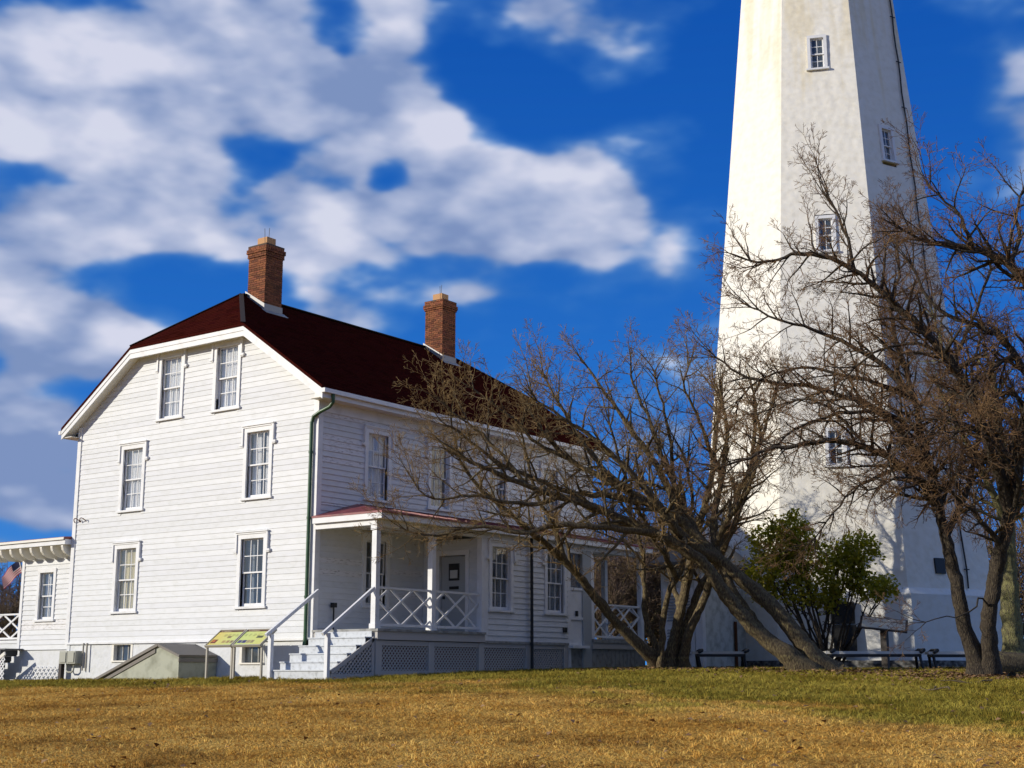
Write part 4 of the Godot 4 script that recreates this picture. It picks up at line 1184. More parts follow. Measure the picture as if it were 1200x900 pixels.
func make_porch(h: Node) -> void:
	var p := part(h, "porch")
	var Z := 2.15
	bx(p, "deck", Vector3(-0.06, 1.04, 0.03), Vector3(4.26, 1.1, Z + 0.1), mats.grey_paint)
	bx(p, "deck_edge", Vector3(-0.02, 0.84, 0.05), Vector3(4.26, 1.038, Z + 0.06), mats.lattice_paint)
	for x in [0.02, 2.17]:
		var m := MB.new()
		m.span(Vector3(x - 0.075, 1.1, Z - 0.15), Vector3(x + 0.075, 3.62, Z))
		m.span(Vector3(x - 0.1, 1.1, Z - 0.175), Vector3(x + 0.1, 1.22, Z + 0.025))
		m.span(Vector3(x - 0.1, 3.5, Z - 0.175), Vector3(x + 0.1, 3.62, Z + 0.025))
		put(p, "post", m.mesh(), mats.trim)
	bx(p, "post", Vector3(4.13, 1.1, Z - 0.13), Vector3(4.27, 3.62, Z + 0.04), mats.trim)
	rail_panel(p, Vector3(0.1, 0, Z - 0.075), Vector3(2.09, 0, Z - 0.075), 1.2, 2.1)
	rail_panel(p, Vector3(2.25, 0, Z - 0.075), Vector3(4.13, 0, Z - 0.075), 1.2, 2.1)
	# roof: hipped shed roof across the whole front
	var pr := part(h, "porch_roof")
	var m := MB.new()
	var t := Vector3(0, -0.05, 0)
	m.prism([Vector3(-0.18, 3.95, 2.42), Vector3(12.8, 3.95, 2.42), Vector3(11.2, 4.43, 0.03), Vector3(1.5, 4.43, 0.03)], t)
	m.prism([Vector3(-0.18, 3.95, 2.42), Vector3(1.5, 4.43, 0.03), Vector3(-0.18, 3.95, 0.03)], t)
	m.prism([Vector3(12.8, 3.95, 2.42), Vector3(12.8, 3.95, 0.03), Vector3(11.2, 4.43, 0.03)], t)
	for x in 24:
		var X := 1.6 + 0.4 * x
		m.bar(Vector3(X, 4.43, 0.05), Vector3(X, 3.965, 2.4), 0.02, 0.03)
	put(pr, "sheet", m.mesh(), mats.porch_roof)
	bx(pr, "fascia", Vector3(-0.17, 3.76, 2.37), Vector3(12.79, 3.9, 2.4), mats.trim)
	bx(pr, "fascia", Vector3(-0.17, 3.76, 0.05), Vector3(-0.14, 3.9, 2.37), mats.trim)
	bx(pr, "fascia", Vector3(12.76, 3.76, 0.05), Vector3(12.79, 3.9, 2.37), mats.trim)
	bx(pr, "ceiling", Vector3(-0.13, 3.76, 0.03), Vector3(12.75, 3.78, 2.36), mats.cream_trim)
	bx(pr, "beam", Vector3(-0.08, 3.62, Z - 0.15), Vector3(12.6, 3.755, Z + 0.01), mats.trim)
	bx(pr, "beam", Vector3(-0.08, 3.62, 0.05), Vector3(0.07, 3.755, Z - 0.152), mats.trim)
	# enclosed room under the porch roof
	var room := part(h, "enclosed_room")
	var fr := plane_at(Vector3(0, 0, Z), Vector3(1, 0, 0), Vector3(0, 0, 1))
	build_wall(h, "room_front_wall", fr, [[0.88, 4.28, 8.25], [3.62, 4.28, 8.25]], [Rect2(4.59, 1.72, 0.86, 1.7), Rect2(7.2, 1.72, 0.86, 1.7)], true, mats.siding, 0.15)
	window(h, fr * Transform3D(Basis.IDENTITY, Vector3(5.02, 1.72, 0)), 0.86, 1.7, 3, 2, true, "dark")
	window(h, fr * Transform3D(Basis.IDENTITY, Vector3(7.63, 1.72, 0)), 0.86, 1.7, 3, 2, true, "dark")
	var sd := plane_at(Vector3(4.28, 0, 0), Vector3(0, 0, 1), Vector3(-1, 0, 0))
	build_wall(h, "room_side_wall", sd, [[0.88, 0.03, Z - 0.14], [3.62, 0.03, Z - 0.14]], [Rect2(0.62, 1.1, 0.92, 2.1)], true, mats.siding_c, 0.05)
	bx(room, "corner_board", Vector3(4.27, 0.88, Z + 0.001), Vector3(4.4, 3.62, Z + 0.045), mats.trim)
	# door on the side wall of the room, with a framed notice
	var dr := part(h, "door")
	bx(dr, "leaf", Vector3(4.33, 1.1, 0.64), Vector3(4.37, 3.18, 1.52), mats.door_paint)
	m = MB.new()
	m.span(Vector3(4.23, 1.1, 0.5), Vector3(4.3, 3.2, 0.62))
	m.span(Vector3(4.23, 1.1, 1.54), Vector3(4.3, 3.2, 1.66))
	m.span(Vector3(4.23, 3.2, 0.5), Vector3(4.3, 3.33, 1.66))
	put(dr, "frame", m.mesh(), mats.trim)
	bx(dr, "notice_frame", Vector3(4.31, 2.52, 0.9), Vector3(4.329, 2.98, 1.26), mats.dark_metal)
	bx(dr, "notice_sheet", Vector3(4.304, 2.58, 0.95), Vector3(4.309, 2.8, 1.21), mats.notice)
	bx(dr, "letter_slot", Vector3(4.31, 2.28, 0.92), Vector3(4.329, 2.36, 1.24), mats.iron)
	bx(dr, "handle", Vector3(4.29, 2.02, 0.7), Vector3(4.33, 2.1, 0.76), mats.iron)
	var pipe := MB.new()
	pipe.rod(Vector3(6.35, 0.1, Z + 0.1), Vector3(6.35, 3.76, Z + 0.1), 0.045, 8)
	put(room, "drain_pipe", pipe.mesh(), mats.iron).set_meta("label", "black drain pipe")
	bx(room, "vent_box", Vector3(7.98, 1.18, Z + 0.03), Vector3(8.14, 1.32, Z + 0.08), mats.iron)
	bx(room, "band_board", Vector3(4.27, 0.82, Z - 0.1), Vector3(8.27, 0.885, Z + 0.05), mats.grey_paint)
	# panelled entry beside the room
	var en := part(h, "entry")
	bx(en, "wall", Vector3(8.25, -0.2, Z - 0.14), Vector3(8.42, 3.62, Z + 0.02), mats.trim)
	bx(en, "wall", Vector3(9.06, -0.2, Z - 0.14), Vector3(9.52, 3.62, Z + 0.02), mats.door_paint)
	bx(en, "lower_panel", Vector3(8.42, 0.82, Z - 0.1), Vector3(9.06, 2.42, Z - 0.02), mats.trim)
	bx(en, "rail", Vector3(8.42, 2.42, Z - 0.1), Vector3(9.06, 2.5, Z + 0.01), mats.trim)
	bx(en, "rail", Vector3(8.42, 1.56, Z - 0.019), Vector3(9.06, 1.64, Z + 0.02), mats.trim)
	bx(en, "pane", Vector3(8.42, 2.5, Z - 0.07), Vector3(9.06, 3.5, Z - 0.065), mats.glass)
	bx(en, "head", Vector3(8.42, 3.5, Z - 0.1), Vector3(9.06, 3.62, Z + 0.01), mats.trim)
	bx(en, "latch", Vector3(8.68, 1.66, Z + 0.0), Vector3(8.78, 1.82, Z + 0.04), mats.iron)
	bx(en, "shelf", Vector3(8.3, 0.74, Z + 0.0), Vector3(9.2, 0.82, Z + 0.16), mats.trim)
	bx(en, "end_wall", Vector3(9.42, -0.2, 0.05), Vector3(9.51, 3.62, Z - 0.15), mats.siding)
	bx(en, "plinth", Vector3(8.42, -0.2, Z - 0.1), Vector3(9.06, 0.74, Z - 0.03), mats.grey_paint)
	# open bay at the far end
	var ob := part(h, "far_porch")
	bx(ob, "deck", Vector3(9.53, 0.92, 0.03), Vector3(12.62, 1.02, Z + 0.08), mats.grey_paint)
	bx(ob, "deck_edge", Vector3(9.53, 0.74, 0.05), Vector3(12.6, 0.918, Z + 0.05), mats.lattice_paint)
	for q in [Vector3(9.6, 0, Z - 0.08), Vector3(12.5, 0, Z - 0.08), Vector3(12.52, 0, 0.72)]:
		bx(ob, "post", q + Vector3(-0.075, 1.02, -0.075), q + Vector3(0.075, 3.62, 0.075), mats.trim)
	rail_panel(ob, Vector3(9.68, 0, Z - 0.08), Vector3(12.42, 0, Z - 0.08), 1.1, 2.06)
	rail_panel(ob, Vector3(12.52, 0, Z - 0.16), Vector3(12.52, 0, 0.8), 1.1, 2.06)
	for i in 14:
		var X := 9.56 + i * 0.218
		bx(ob, "skirt_board", Vector3(X, -0.2, Z - 0.02), Vector3(X + 0.2, 0.738, Z), mats.grey_paint)
	# skirting with lattice panels
	var sk := part(h, "skirting")
	var posts := [-0.02, 1.98, 4.05, 6.18, 8.05]
	for x in posts:
		bx(sk, "pier", Vector3(x, -0.3, Z - 0.1), Vector3(x + 0.22, 0.82, Z + 0.02), mats.lattice_paint)
	for i in 4:
		var a: float = posts[i] + 0.22
		var b: float = posts[i + 1]
		bx(sk, "rail", Vector3(a, 0.7, Z - 0.06), Vector3(b, 0.82, Z + 0.005), mats.lattice_paint)
		bx(sk, "rail", Vector3(a, -0.3, Z - 0.06), Vector3(b, 0.1, Z + 0.005), mats.lattice_paint)
		put(sk, "lattice", lattice_mesh(b - a, 0.6), mats.lattice_paint, Vector3(a, 0.1, Z - 0.03)).set_meta("kind", "stuff")
	bx(sk, "end_panel", Vector3(0.0, -0.3, 0.05), Vector3(0.04, 0.83, Z - 0.1), mats.lattice_paint)
	bx(sk, "kerb", Vector3(6.0, -0.2, Z + 0.04), Vector3(8.2, 0.13, Z + 0.3), mats.concrete)
	# steps
	var st := part(h, "steps")
	var z0 := 0.18
	var z1 := 2.08
	var n := 6
	var g0 := -0.08
	var rise := (1.1 - g0) / n
	var run := 1.57 / 5.0
	for i in 5:
		var xa := -1.57 + run * i
		var y := g0 + rise * (i + 1)
		bx(st, "riser", Vector3(xa, y - rise - 0.02, z0), Vector3(xa + 0.025, y - 0.032, z1), mats.step_paint)
		bx(st, "tread", Vector3(xa - 0.025, y - 0.03, z0 - 0.01), Vector3(xa + run + 0.02, y, z1 + 0.01), mats.step_paint)
		bx(st, "step_end", Vector3(xa + 0.03, g0 - 0.2, z0 + 0.01), Vector3(xa + run, y - 0.032, z0 + 0.03), mats.step_paint)
	bx(st, "riser", Vector3(-0.09, 1.1 - rise, z0), Vector3(-0.065, 1.038, z1), mats.step_paint)
	var sg := MB.new()
	sg.bar(Vector3(-1.52, 0.06, z1 + 0.05), Vector3(-0.05, 0.86, z1 + 0.05), 0.04, 0.1)
	sg.span(Vector3(-0.14, -0.3, z1 + 0.03), Vector3(-0.05, 0.86, z1 + 0.07))
	sg.span(Vector3(-1.55, -0.3, z1 + 0.03), Vector3(-0.14, 0.02, z1 + 0.07))
	put(st, "stringer", sg.mesh(), mats.lattice_paint)
	put(st, "lattice", lattice_mesh(1.4, 0.82, 0.085, 0.032, true), mats.lattice_paint, Vector3(-1.52, 0.02, z1 + 0.045)).set_meta("kind", "stuff")
	for z in [z0 + 0.02, z1 - 0.0]:
		var post := MB.new()
		post.span(Vector3(-1.66, -0.4, z - 0.05), Vector3(-1.56, 0.96, z + 0.05))
		put(st, "rail_post", post.mesh(), mats.trim)
		var hr := MB.new()
		hr.bar(Vector3(-1.78, 0.93, z), Vector3(-0.03, 2.08, z), 0.07, 0.08)
		put(st, "handrail", hr.mesh(), mats.trim)
	var lp := MB.new()
	lp.rod(Vector3(0.62, 1.1, 0.12), Vector3(0.62, 1.72, 0.12), 0.02)
	lp.span(Vector3(0.56, 1.68, 0.06), Vector3(0.68, 1.8, 0.18))
	put(p, "hose_valve", lp.mesh(), mats.iron)

func make_wing(h: Node) -> void:
	var wg := part(h, "side_wing")
	var X := 0.35
	var pl := plane_at(Vector3(X, 0, 0), Vector3(0, 0, 1), Vector3(-1, 0, 0))
	build_wall(h, "wing_wall", pl, [[0.72, -12.9, -10.0], [3.62, -12.9, -10.0]], [Rect2(-11.98, 1.62, 0.68, 1.42)], true, mats.siding, 0.05)
	window(h, pl * Transform3D(Basis.IDENTITY, Vector3(-11.64, 1.62, 0)), 0.68, 1.42, 2, 2, false, "split")
	bx(wg, "foundation", Vector3(X + 0.02, -0.8, -12.88), Vector3(X + 0.3, 0.72, -10.02), mats.foundation)
	put(wg, "lattice", lattice_mesh(1.3, 0.42, 0.15, 0.035), mats.trim, Vector3.ZERO).transform = Transform3D(Basis(Vector3(0, 0, 1), Vector3.UP, Vector3(-1, 0, 0)), Vector3(X - 0.02, -0.2, -12.1))
	bx(wg, "corner_board", Vector3(X - 0.045, 0.72, -12.93), Vector3(X - 0.001, 3.6, -12.8), mats.trim)
	bx(wg, "end_wall", Vector3(X + 0.01, -0.5, -12.9), Vector3(4.0, 3.7, -12.76), mats.siding)
	bx(wg, "rear_wall", Vector3(3.9, -0.5, -12.76), Vector3(4.0, 3.9, -10.02), mats.siding)
	var m := MB.new()
	m.prism([Vector3(-0.3, 3.93, -17.5), Vector3(-0.3, 4.0, -17.5), Vector3(4.2, 4.4, -17.5), Vector3(4.2, 4.33, -17.5)], Vector3(0, 0, 7.455))
	put(wg, "wing_roof", m.mesh(), mats.porch_roof)
	bx(wg, "fascia", Vector3(-0.27, 3.78, -17.45), Vector3(-0.24, 3.93, -10.045), mats.trim)
	bx(wg, "drip_edge", Vector3(-0.325, 3.915, -17.48), Vector3(-0.302, 3.985, -10.05), mats.cream_trim)
	bx(wg, "fascia_end", Vector3(-0.24, 3.78, -10.1), Vector3(0.0, 3.93, -10.046), mats.trim)
	bx(wg, "ceiling", Vector3(-0.23, 3.8, -17.4), Vector3(4.0, 3.82, -10.105), mats.cream_trim)
	for i in 14:
		var z := -10.28 - 0.52 * i
		m = MB.new()
		var poly := [Vector3(X, 3.44, z), Vector3(X, 3.795, z), Vector3(-0.23, 3.795, z), Vector3(-0.23, 3.72, z), Vector3(-0.2, 3.62, z), Vector3(-0.12, 3.53, z), Vector3(0.0, 3.47, z), Vector3(0.12, 3.44, z)]
		m.prism(poly, Vector3(0, 0, 0.1))
		put(wg, "rafter_tail", m.mesh(), mats.cream_trim)
	bx(wg, "beam", Vector3(X, 3.5, -17.4), Vector3(X + 0.12, 3.79, -12.93), mats.trim)
	bx(wg, "deck", Vector3(X, 0.93, -17.2), Vector3(3.0, 1.02, -12.93), mats.trim)
	bx(wg, "skirt", Vector3(X + 0.03, -0.6, -17.1), Vector3(X + 0.08, 0.93, -12.93), mats.siding)
	rail_panel(wg, Vector3(X + 0.1, 0, -17.1), Vector3(X + 0.1, 0, -12.95), 1.08, 1.82)
	bx(wg, "post", Vector3(X + 0.02, 1.02, -15.4), Vector3(X + 0.16, 3.5, -15.26), mats.trim)
	var st := part(h, "side_steps")
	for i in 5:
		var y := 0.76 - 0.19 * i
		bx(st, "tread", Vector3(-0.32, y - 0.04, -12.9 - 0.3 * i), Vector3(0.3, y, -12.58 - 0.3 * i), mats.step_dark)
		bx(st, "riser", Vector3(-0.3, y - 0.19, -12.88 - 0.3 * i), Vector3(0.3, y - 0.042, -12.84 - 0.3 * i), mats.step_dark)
	m = MB.new()
	m.bar(Vector3(-0.36, -0.25, -14.2), Vector3(-0.36, 0.62, -12.5), 0.04, 0.1)
	put(st, "stringer", m.mesh(), mats.cream_trim)
	put(st, "lattice", lattice_mesh(1.7, 0.86, 0.1, 0.04, true), mats.trim, Vector3.ZERO).transform = Transform3D(Basis(Vector3(0, 0, 1), Vector3.UP, Vector3(-1, 0, 0)), Vector3(-0.35, -0.28, -14.2))

# ------------------------------------------------------------------ lighthouse
func tower_face(deg: float, y: float) -> Transform3D:
	var a := deg_to_rad(deg)
	var nrm := Vector3(cos(a), 0, sin(a))
	var c := cos(PI / 8)
	var right := Vector3.UP.cross(nrm)
	var up := (Vector3.UP - nrm * TOWER_TAPER * c).normalized()
	return Transform3D(Basis(right, up, right.cross(up)), TOWER + nrm * (TOWER_R - TOWER_TAPER * y) * c + Vector3(0, y, 0))

func make_tower() -> void:
	var t := thing("lighthouse_tower", "tall tapering white octagonal lighthouse tower with small paned windows", "lighthouse")
	var top := 24.2
	var y_base := 2.34
	var bumps := FastNoiseLite.new()
	bumps.seed = 77
	bumps.frequency = 2.1
	bumps.fractal_octaves = 3
	var stain := FastNoiseLite.new()
	stain.seed = 78
	stain.frequency = 0.55
	stain.fractal_octaves = 4
	var wins := {157.5: [[0.0, 19.08, 0.42, 1.1], [0.0, 12.78, 0.42, 1.08], [0.0, 6.02, 0.42, 1.04]], 112.5: [[-0.18, 15.92, 0.42, 1.1]]}
	for f in 8:
		var deg := f * 45.0 + 22.5
		var fine := deg == 157.5 or deg == 112.5 or deg == 202.5
		var m := MB.new()
		m.tinted = true
		var nu := 42 if fine else 4
		var nv := 236 if fine else 20
		var holes: Array = wins.get(deg, [])
		var inv := {}
		var a := deg_to_rad(deg)
		var nrm := Vector3(cos(a), 0, sin(a))
		var right := Vector3.UP.cross(nrm)
		var c := cos(PI / 8)
		var out := (nrm + Vector3.UP * TOWER_TAPER * c).normalized()
		var side0: float = (TOWER_R - TOWER_TAPER * y_base) * sin(PI / 8)
		for j in nv + 1:
			var y := lerpf(y_base, top, float(j) / nv)
			var half := (TOWER_R - TOWER_TAPER * y) * sin(PI / 8)
			var ap := (TOWER_R - TOWER_TAPER * y) * c
			for i in nu + 1:
				var u := (float(i) / nu * 2.0 - 1.0) * half
				var p := TOWER + nrm * ap + right * u + Vector3(0, y, 0)
				var edge := 1.0 if i > 0 and i < nu else 0.0
				var e := 0.12
				var b := bumps.get_noise_3dv(p * 1.6)
				var bu := bumps.get_noise_3dv((p + right * e) * 1.6)
				var bv := bumps.get_noise_3dv((p + Vector3.UP * e) * 1.6)
				var amp := 0.014 if fine else 0.0
				var q := p + out * b * amp * edge
				var nn := (out - right * (bu - b) / e * amp - Vector3.UP * (bv - b) / e * amp).normalized()
				var s := stain.get_noise_3d(u * 3.4 + f * 31.0, y * 0.28, 0.0)
				var s2 := stain.get_noise_3d(u * 0.8 + f * 17.0, y * 1.3, 9.0)
				var yellow := smoothstep(0.05, 0.6, s + 0.2 * s2 + clampf((y - 19.0) / 6.0, -0.5, 0.4))
				var grime := smoothstep(0.15, 0.6, s2)
				var col := Color(0.9, 0.88, 0.81).lerp(Color(0.78, 0.66, 0.38), yellow * 0.42)
				m.tint = col.lerp(Color(0.6, 0.58, 0.54), grime * 0.06)
				m.vert(q, nn)
				for hl in holes:
					if absf(u - hl[0]) < hl[2] / 2 + 0.05 and y > hl[1] - 0.06 and y < hl[1] + hl[3] + 0.06:
						inv[m.v.size() - 1] = true
		for j in nv:
			for i in nu:
				var p := j * (nu + 1) + i
				if inv.has(p) or inv.has(p + 1) or inv.has(p + nu + 1) or inv.has(p + nu + 2):
					continue
				m.ix.append_array(PackedInt32Array([p, p + nu + 1, p + 1, p + 1, p + nu + 1, p + nu + 2]))
		put(t, "wall_face", m.mesh(), mats.stucco)
	for deg in wins:
		for hl in wins[deg]:
			var tf := tower_face(deg, hl[1]) * Transform3D(Basis.IDENTITY, Vector3(hl[0], 0, 0.012))
			window(t, tf, hl[2], hl[3], 2, 2, false, "", 0.1)
	# plinth, sloping ledge, cap
	var rings := [[y_base + 0.1, -0.02], [y_base - 0.1, 0.16], [y_base - 0.16, 0.16], [-0.8, 0.3]]
	var pm := MB.new()
	pm.tinted = true
	pm.tint = Color(0.8, 0.8, 0.77)
	for k in rings.size() - 1:
		for f in 8:
			var a0 := deg_to_rad(f * 45.0)
			var a1 := deg_to_rad(f * 45.0 + 45.0)
			var ra: float = TOWER_R - TOWER_TAPER * y_base + rings[k][1]
			var rb: float = TOWER_R - TOWER_TAPER * y_base + rings[k + 1][1]
			var d0 := Vector3(cos(a0), 0, sin(a0))
			var d1 := Vector3(cos(a1), 0, sin(a1))
			pm.quad(TOWER + d1 * rb + Vector3(0, rings[k + 1][0], 0), TOWER + d0 * rb + Vector3(0, rings[k + 1][0], 0), TOWER + d0 * ra + Vector3(0, rings[k][0], 0), TOWER + d1 * ra + Vector3(0, rings[k][0], 0))
	put(t, "plinth", pm.mesh(), mats.stucco)
	var cm := MB.new()
	var poly := []
	var poly2 := []
	for f in 8:
		var a0 := deg_to_rad(f * 45.0)
		poly.append(TOWER + Vector3(cos(a0), 0, sin(a0)) * (TOWER_R - TOWER_TAPER * top + 0.3) + Vector3(0, top, 0))
		poly2.append(TOWER + Vector3(cos(a0), 0, sin(a0)) * (TOWER_R + 0.35) + Vector3(0, -0.6, 0))
	cm.prism(poly, Vector3(0, 0.4, 0))
	put(t, "gallery", cm.mesh(), mats.trim)
	cm = MB.new()
	cm.prism(poly2, Vector3(0, 0.98, 0))
	put(t, "footing", cm.mesh(), mats.concrete)
	# lightning conductor down the shaded face
	var pts := PackedVector3Array()
	var rr := PackedFloat32Array()
	for i in 40:
		var y := lerpf(24.1, 2.45, i / 39.0)
		var tf := tower_face(112.5, y)
		pts.append(tf.origin + tf.basis.x * (0.86 - 0.01 * (24.1 - y) + 0.025 * sin(i * 1.7)) + tf.basis.z * 0.06)
		rr.append(0.028)
	var lm := MB.new()
	lm.tube(pts, rr, 6, true)
	for i in range(2, 40, 3):
		lm.rod(pts[i] - Vector3(0.1, 0, 0.04), pts[i] + Vector3(0.1, 0, 0.04), 0.018, 5)
	put(t, "lightning_cable", lm.mesh(), mats.dark_metal)
	# low iron door and vent at the foot
	var df := tower_face(157.5, 0.5)
	var dm := MB.new()
	dm.span(Vector3(-0.32, 0.0, 0.1), Vector3(0.32, 0.85, 0.24))
	dm.span(Vector3(-0.36, 0.9, 0.1), Vector3(0.3, 1.5, 0.24))
	put(t, "iron_hatch", dm.mesh(), mats.iron).transform = df
	dm = MB.new()
	dm.span(Vector3(-0.2, 0, 0.0), Vector3(0.2, 0.45, 0.05))
	put(t, "vent", dm.mesh(), mats.iron).transform = tower_face(112.5, 2.85) * Transform3D(Basis.IDENTITY, Vector3(-0.4, 0, 0))

func make_shed() -> void:
	var s := thing("outbuilding", "low pale outbuilding with louvred door between tree trunks and tower", "shed")
	var x0 := 9.3
	var x1 := 12.2
	var z0 := 4.7
	var z1 := 6.0
	var m := MB.new()
	m.span(Vector3(x0, -0.3, z0), Vector3(x1, 3.05, z1))
	put(s, "walls", m.mesh(), mats.shed_wall)
	m = MB.new()
	var ym := 3.85
	var zm := (z0 + z1) / 2
	var ea := [Vector3(x0 - 0.25, 3.05, z0 - 0.25), Vector3(x1, 3.05, z0 - 0.25), Vector3(x1, 3.05, z1 + 0.25), Vector3(x0 - 0.25, 3.05, z1 + 0.25)]
	m.prism(ea, Vector3(0, 0.08, 0))
	var up8 := Vector3(0, 0.082, 0)
	m.tri(ea[0] + up8, Vector3(x0 + 0.7, ym, zm), ea[3] + up8)
	m.quad(ea[3] + up8, ea[2] + up8, Vector3(x1, ym, zm), Vector3(x0 + 0.7, ym, zm))
	m.quad(ea[1] + up8, ea[0] + up8, Vector3(x0 + 0.7, ym, zm), Vector3(x1, ym, zm))
	put(s, "roof", m.mesh(), mats.shed_roof)
	bx(s, "eave_board", Vector3(x0 - 0.26, 2.93, z1 + 0.2), Vector3(x1 - 0.2, 3.045, z1 + 0.24), mats.sign_brown)
	bx(s, "eave_board", Vector3(x0 - 0.24, 2.93, z0 - 0.2), Vector3(x0 - 0.2, 3.045, z1 + 0.19), mats.sign_brown)
	bx(s, "corner_board", Vector3(x0 - 0.03, -0.3, z1 - 0.2), Vector3(x0 - 0.001, 2.95, z1 + 0.03), mats.trim)
	bx(s, "corner_board", Vector3(x0 - 0.001, -0.3, z1 + 0.001), Vector3(x0 + 0.15, 2.95, z1 + 0.03), mats.trim)
	var d := part(s, "door")
	bx(d, "leaf", Vector3(x0 - 0.05, 0.2, z0 + 0.1), Vector3(x0 - 0.001, 2.4, z1 - 0.22), mats.trim)
	for k in 2:
		for i in 9:
			var y := 0.55 + k * 0.95 + i * 0.085
			m = MB.new()
			m.bar(Vector3(x0 - 0.065, y, z0 + 0.22), Vector3(x0 - 0.065, y, z1 - 0.34), 0.07, 0.012, Vector3(-0.6, 0.8, 0))
			put(d, "louvre", m.mesh(), mats.louvre)
	m = MB.new()
	m.rod(Vector3(x0 + 1.9, -0.1, z1 + 0.06), Vector3(x0 + 1.9, 1.5, z1 + 0.06), 0.045, 8)
	put(s, "rusty_pipe", m.mesh(), mats.rust)

# ------------------------------------------------------------------ trees
func smooth_path(ctrl: Array, step: float, wig: float, g: RandomNumberGenerator) -> PackedVector3Array:
	var cv := Curve3D.new()
	for i in ctrl.size():
		var p: Vector3 = ctrl[i]
		var tan: Vector3 = (ctrl[mini(i + 1, ctrl.size() - 1)] - ctrl[maxi(i - 1, 0)]) / 6.0
		cv.add_point(p, -tan, tan)
	var L := cv.get_baked_length()
	var n := maxi(3, int(L / step))
	var out := PackedVector3Array()
	for i in n + 1:
		var q := cv.sample_baked(L * i / n)
		if i > 0:
			q += Vector3(g.randf_range(-wig, wig), g.randf_range(-wig, wig), g.randf_range(-wig, wig))
		out.append(q)
	return out

var knots := FastNoiseLite.new()
var twig_count := 0
var tri_count := 0

func grow(m: Array, p: Vector3, dir: Vector3, L: float, r: float, lvl: int, cfg: Dictionary, g: RandomNumberGenerator) -> void:
	twig_count += 1
	var last: int = cfg.levels - 1
	var n := clampi(int(L / 0.15), 2, 7) if lvl < last else 2
	var pts := PackedVector3Array([p])
	var rad := PackedFloat32Array([r])
	var d := dir
	var q := p
	var crook: float = cfg.crook * (1.0 + 0.3 * lvl)
	var bend: Vector3 = Vector3(g.randf_range(-1, 1), g.randf_range(-0.7, 1), g.randf_range(-1, 1)) * cfg.curl
	for i in n:
		d = (d + Vector3(g.randf_range(-1, 1), g.randf_range(-1, 1), g.randf_range(-1, 1)) * crook + bend + Vector3.UP * cfg.lift).normalized()
		if i == n / 2:
			bend = -bend * 0.7
		q += d * L / n
		pts.append(q)
		rad.append(lerpf(r, maxf(r * 0.38, cfg.tip), float(i + 1) / n))
	var sides := 5 if r > 0.03 else (4 if r > 0.014 else 3)
	m[0 if lvl == 0 else 1].tube(pts, rad, sides)
	if lvl >= last:
		return
	var spacing: float = cfg.gap[lvl]
	var cnt := int(L / spacing * g.randf_range(0.8, 1.2) + g.randf())
	var az := g.randf() * TAU
	for k in cnt:
		var t := clampf((k + g.randf_range(0.25, 1.0)) / cnt, 0.08, 1.0)
		var f := t * n
		var i := mini(int(f), n - 1)
		var pos := pts[i].lerp(pts[i + 1], f - i)
		var tg := (pts[i + 1] - pts[i]).normalized()
		az += 2.4 + g.randf_range(-0.6, 0.6)
		var s := tg.cross(Vector3(0.3, 0.2, 0.9)).normalized()
		var nrm := s * cos(az) + tg.cross(s) * sin(az)
		var ang := g.randf_range(0.5, 1.15)
		var cl: float = minf(L * g.randf_range(0.32, 0.62) * (1.2 - 0.5 * t), cfg.longest[lvl + 1])
		var rr := maxf(lerpf(rad[i], rad[i + 1], f - i) * g.randf_range(0.5, 0.72), cfg.tip)
		grow(m, pos, (tg * cos(ang) + nrm * sin(ang)).normalized(), maxf(cl, 0.12), rr, lvl + 1, cfg, g)
	if lvl < last:
		for k in 2:
			var e := (pts[n] - pts[n - 1]).normalized()
			var dd := (e + Vector3(g.randf_range(-1, 1), g.randf_range(-1, 1), g.randf_range(-1, 1)) * 0.55).normalized()
			grow(m, pts[n], dd, minf(L * 0.45, cfg.longest[lvl + 1]), maxf(rad[n] * 0.85, cfg.tip), lvl + 1, cfg, g)

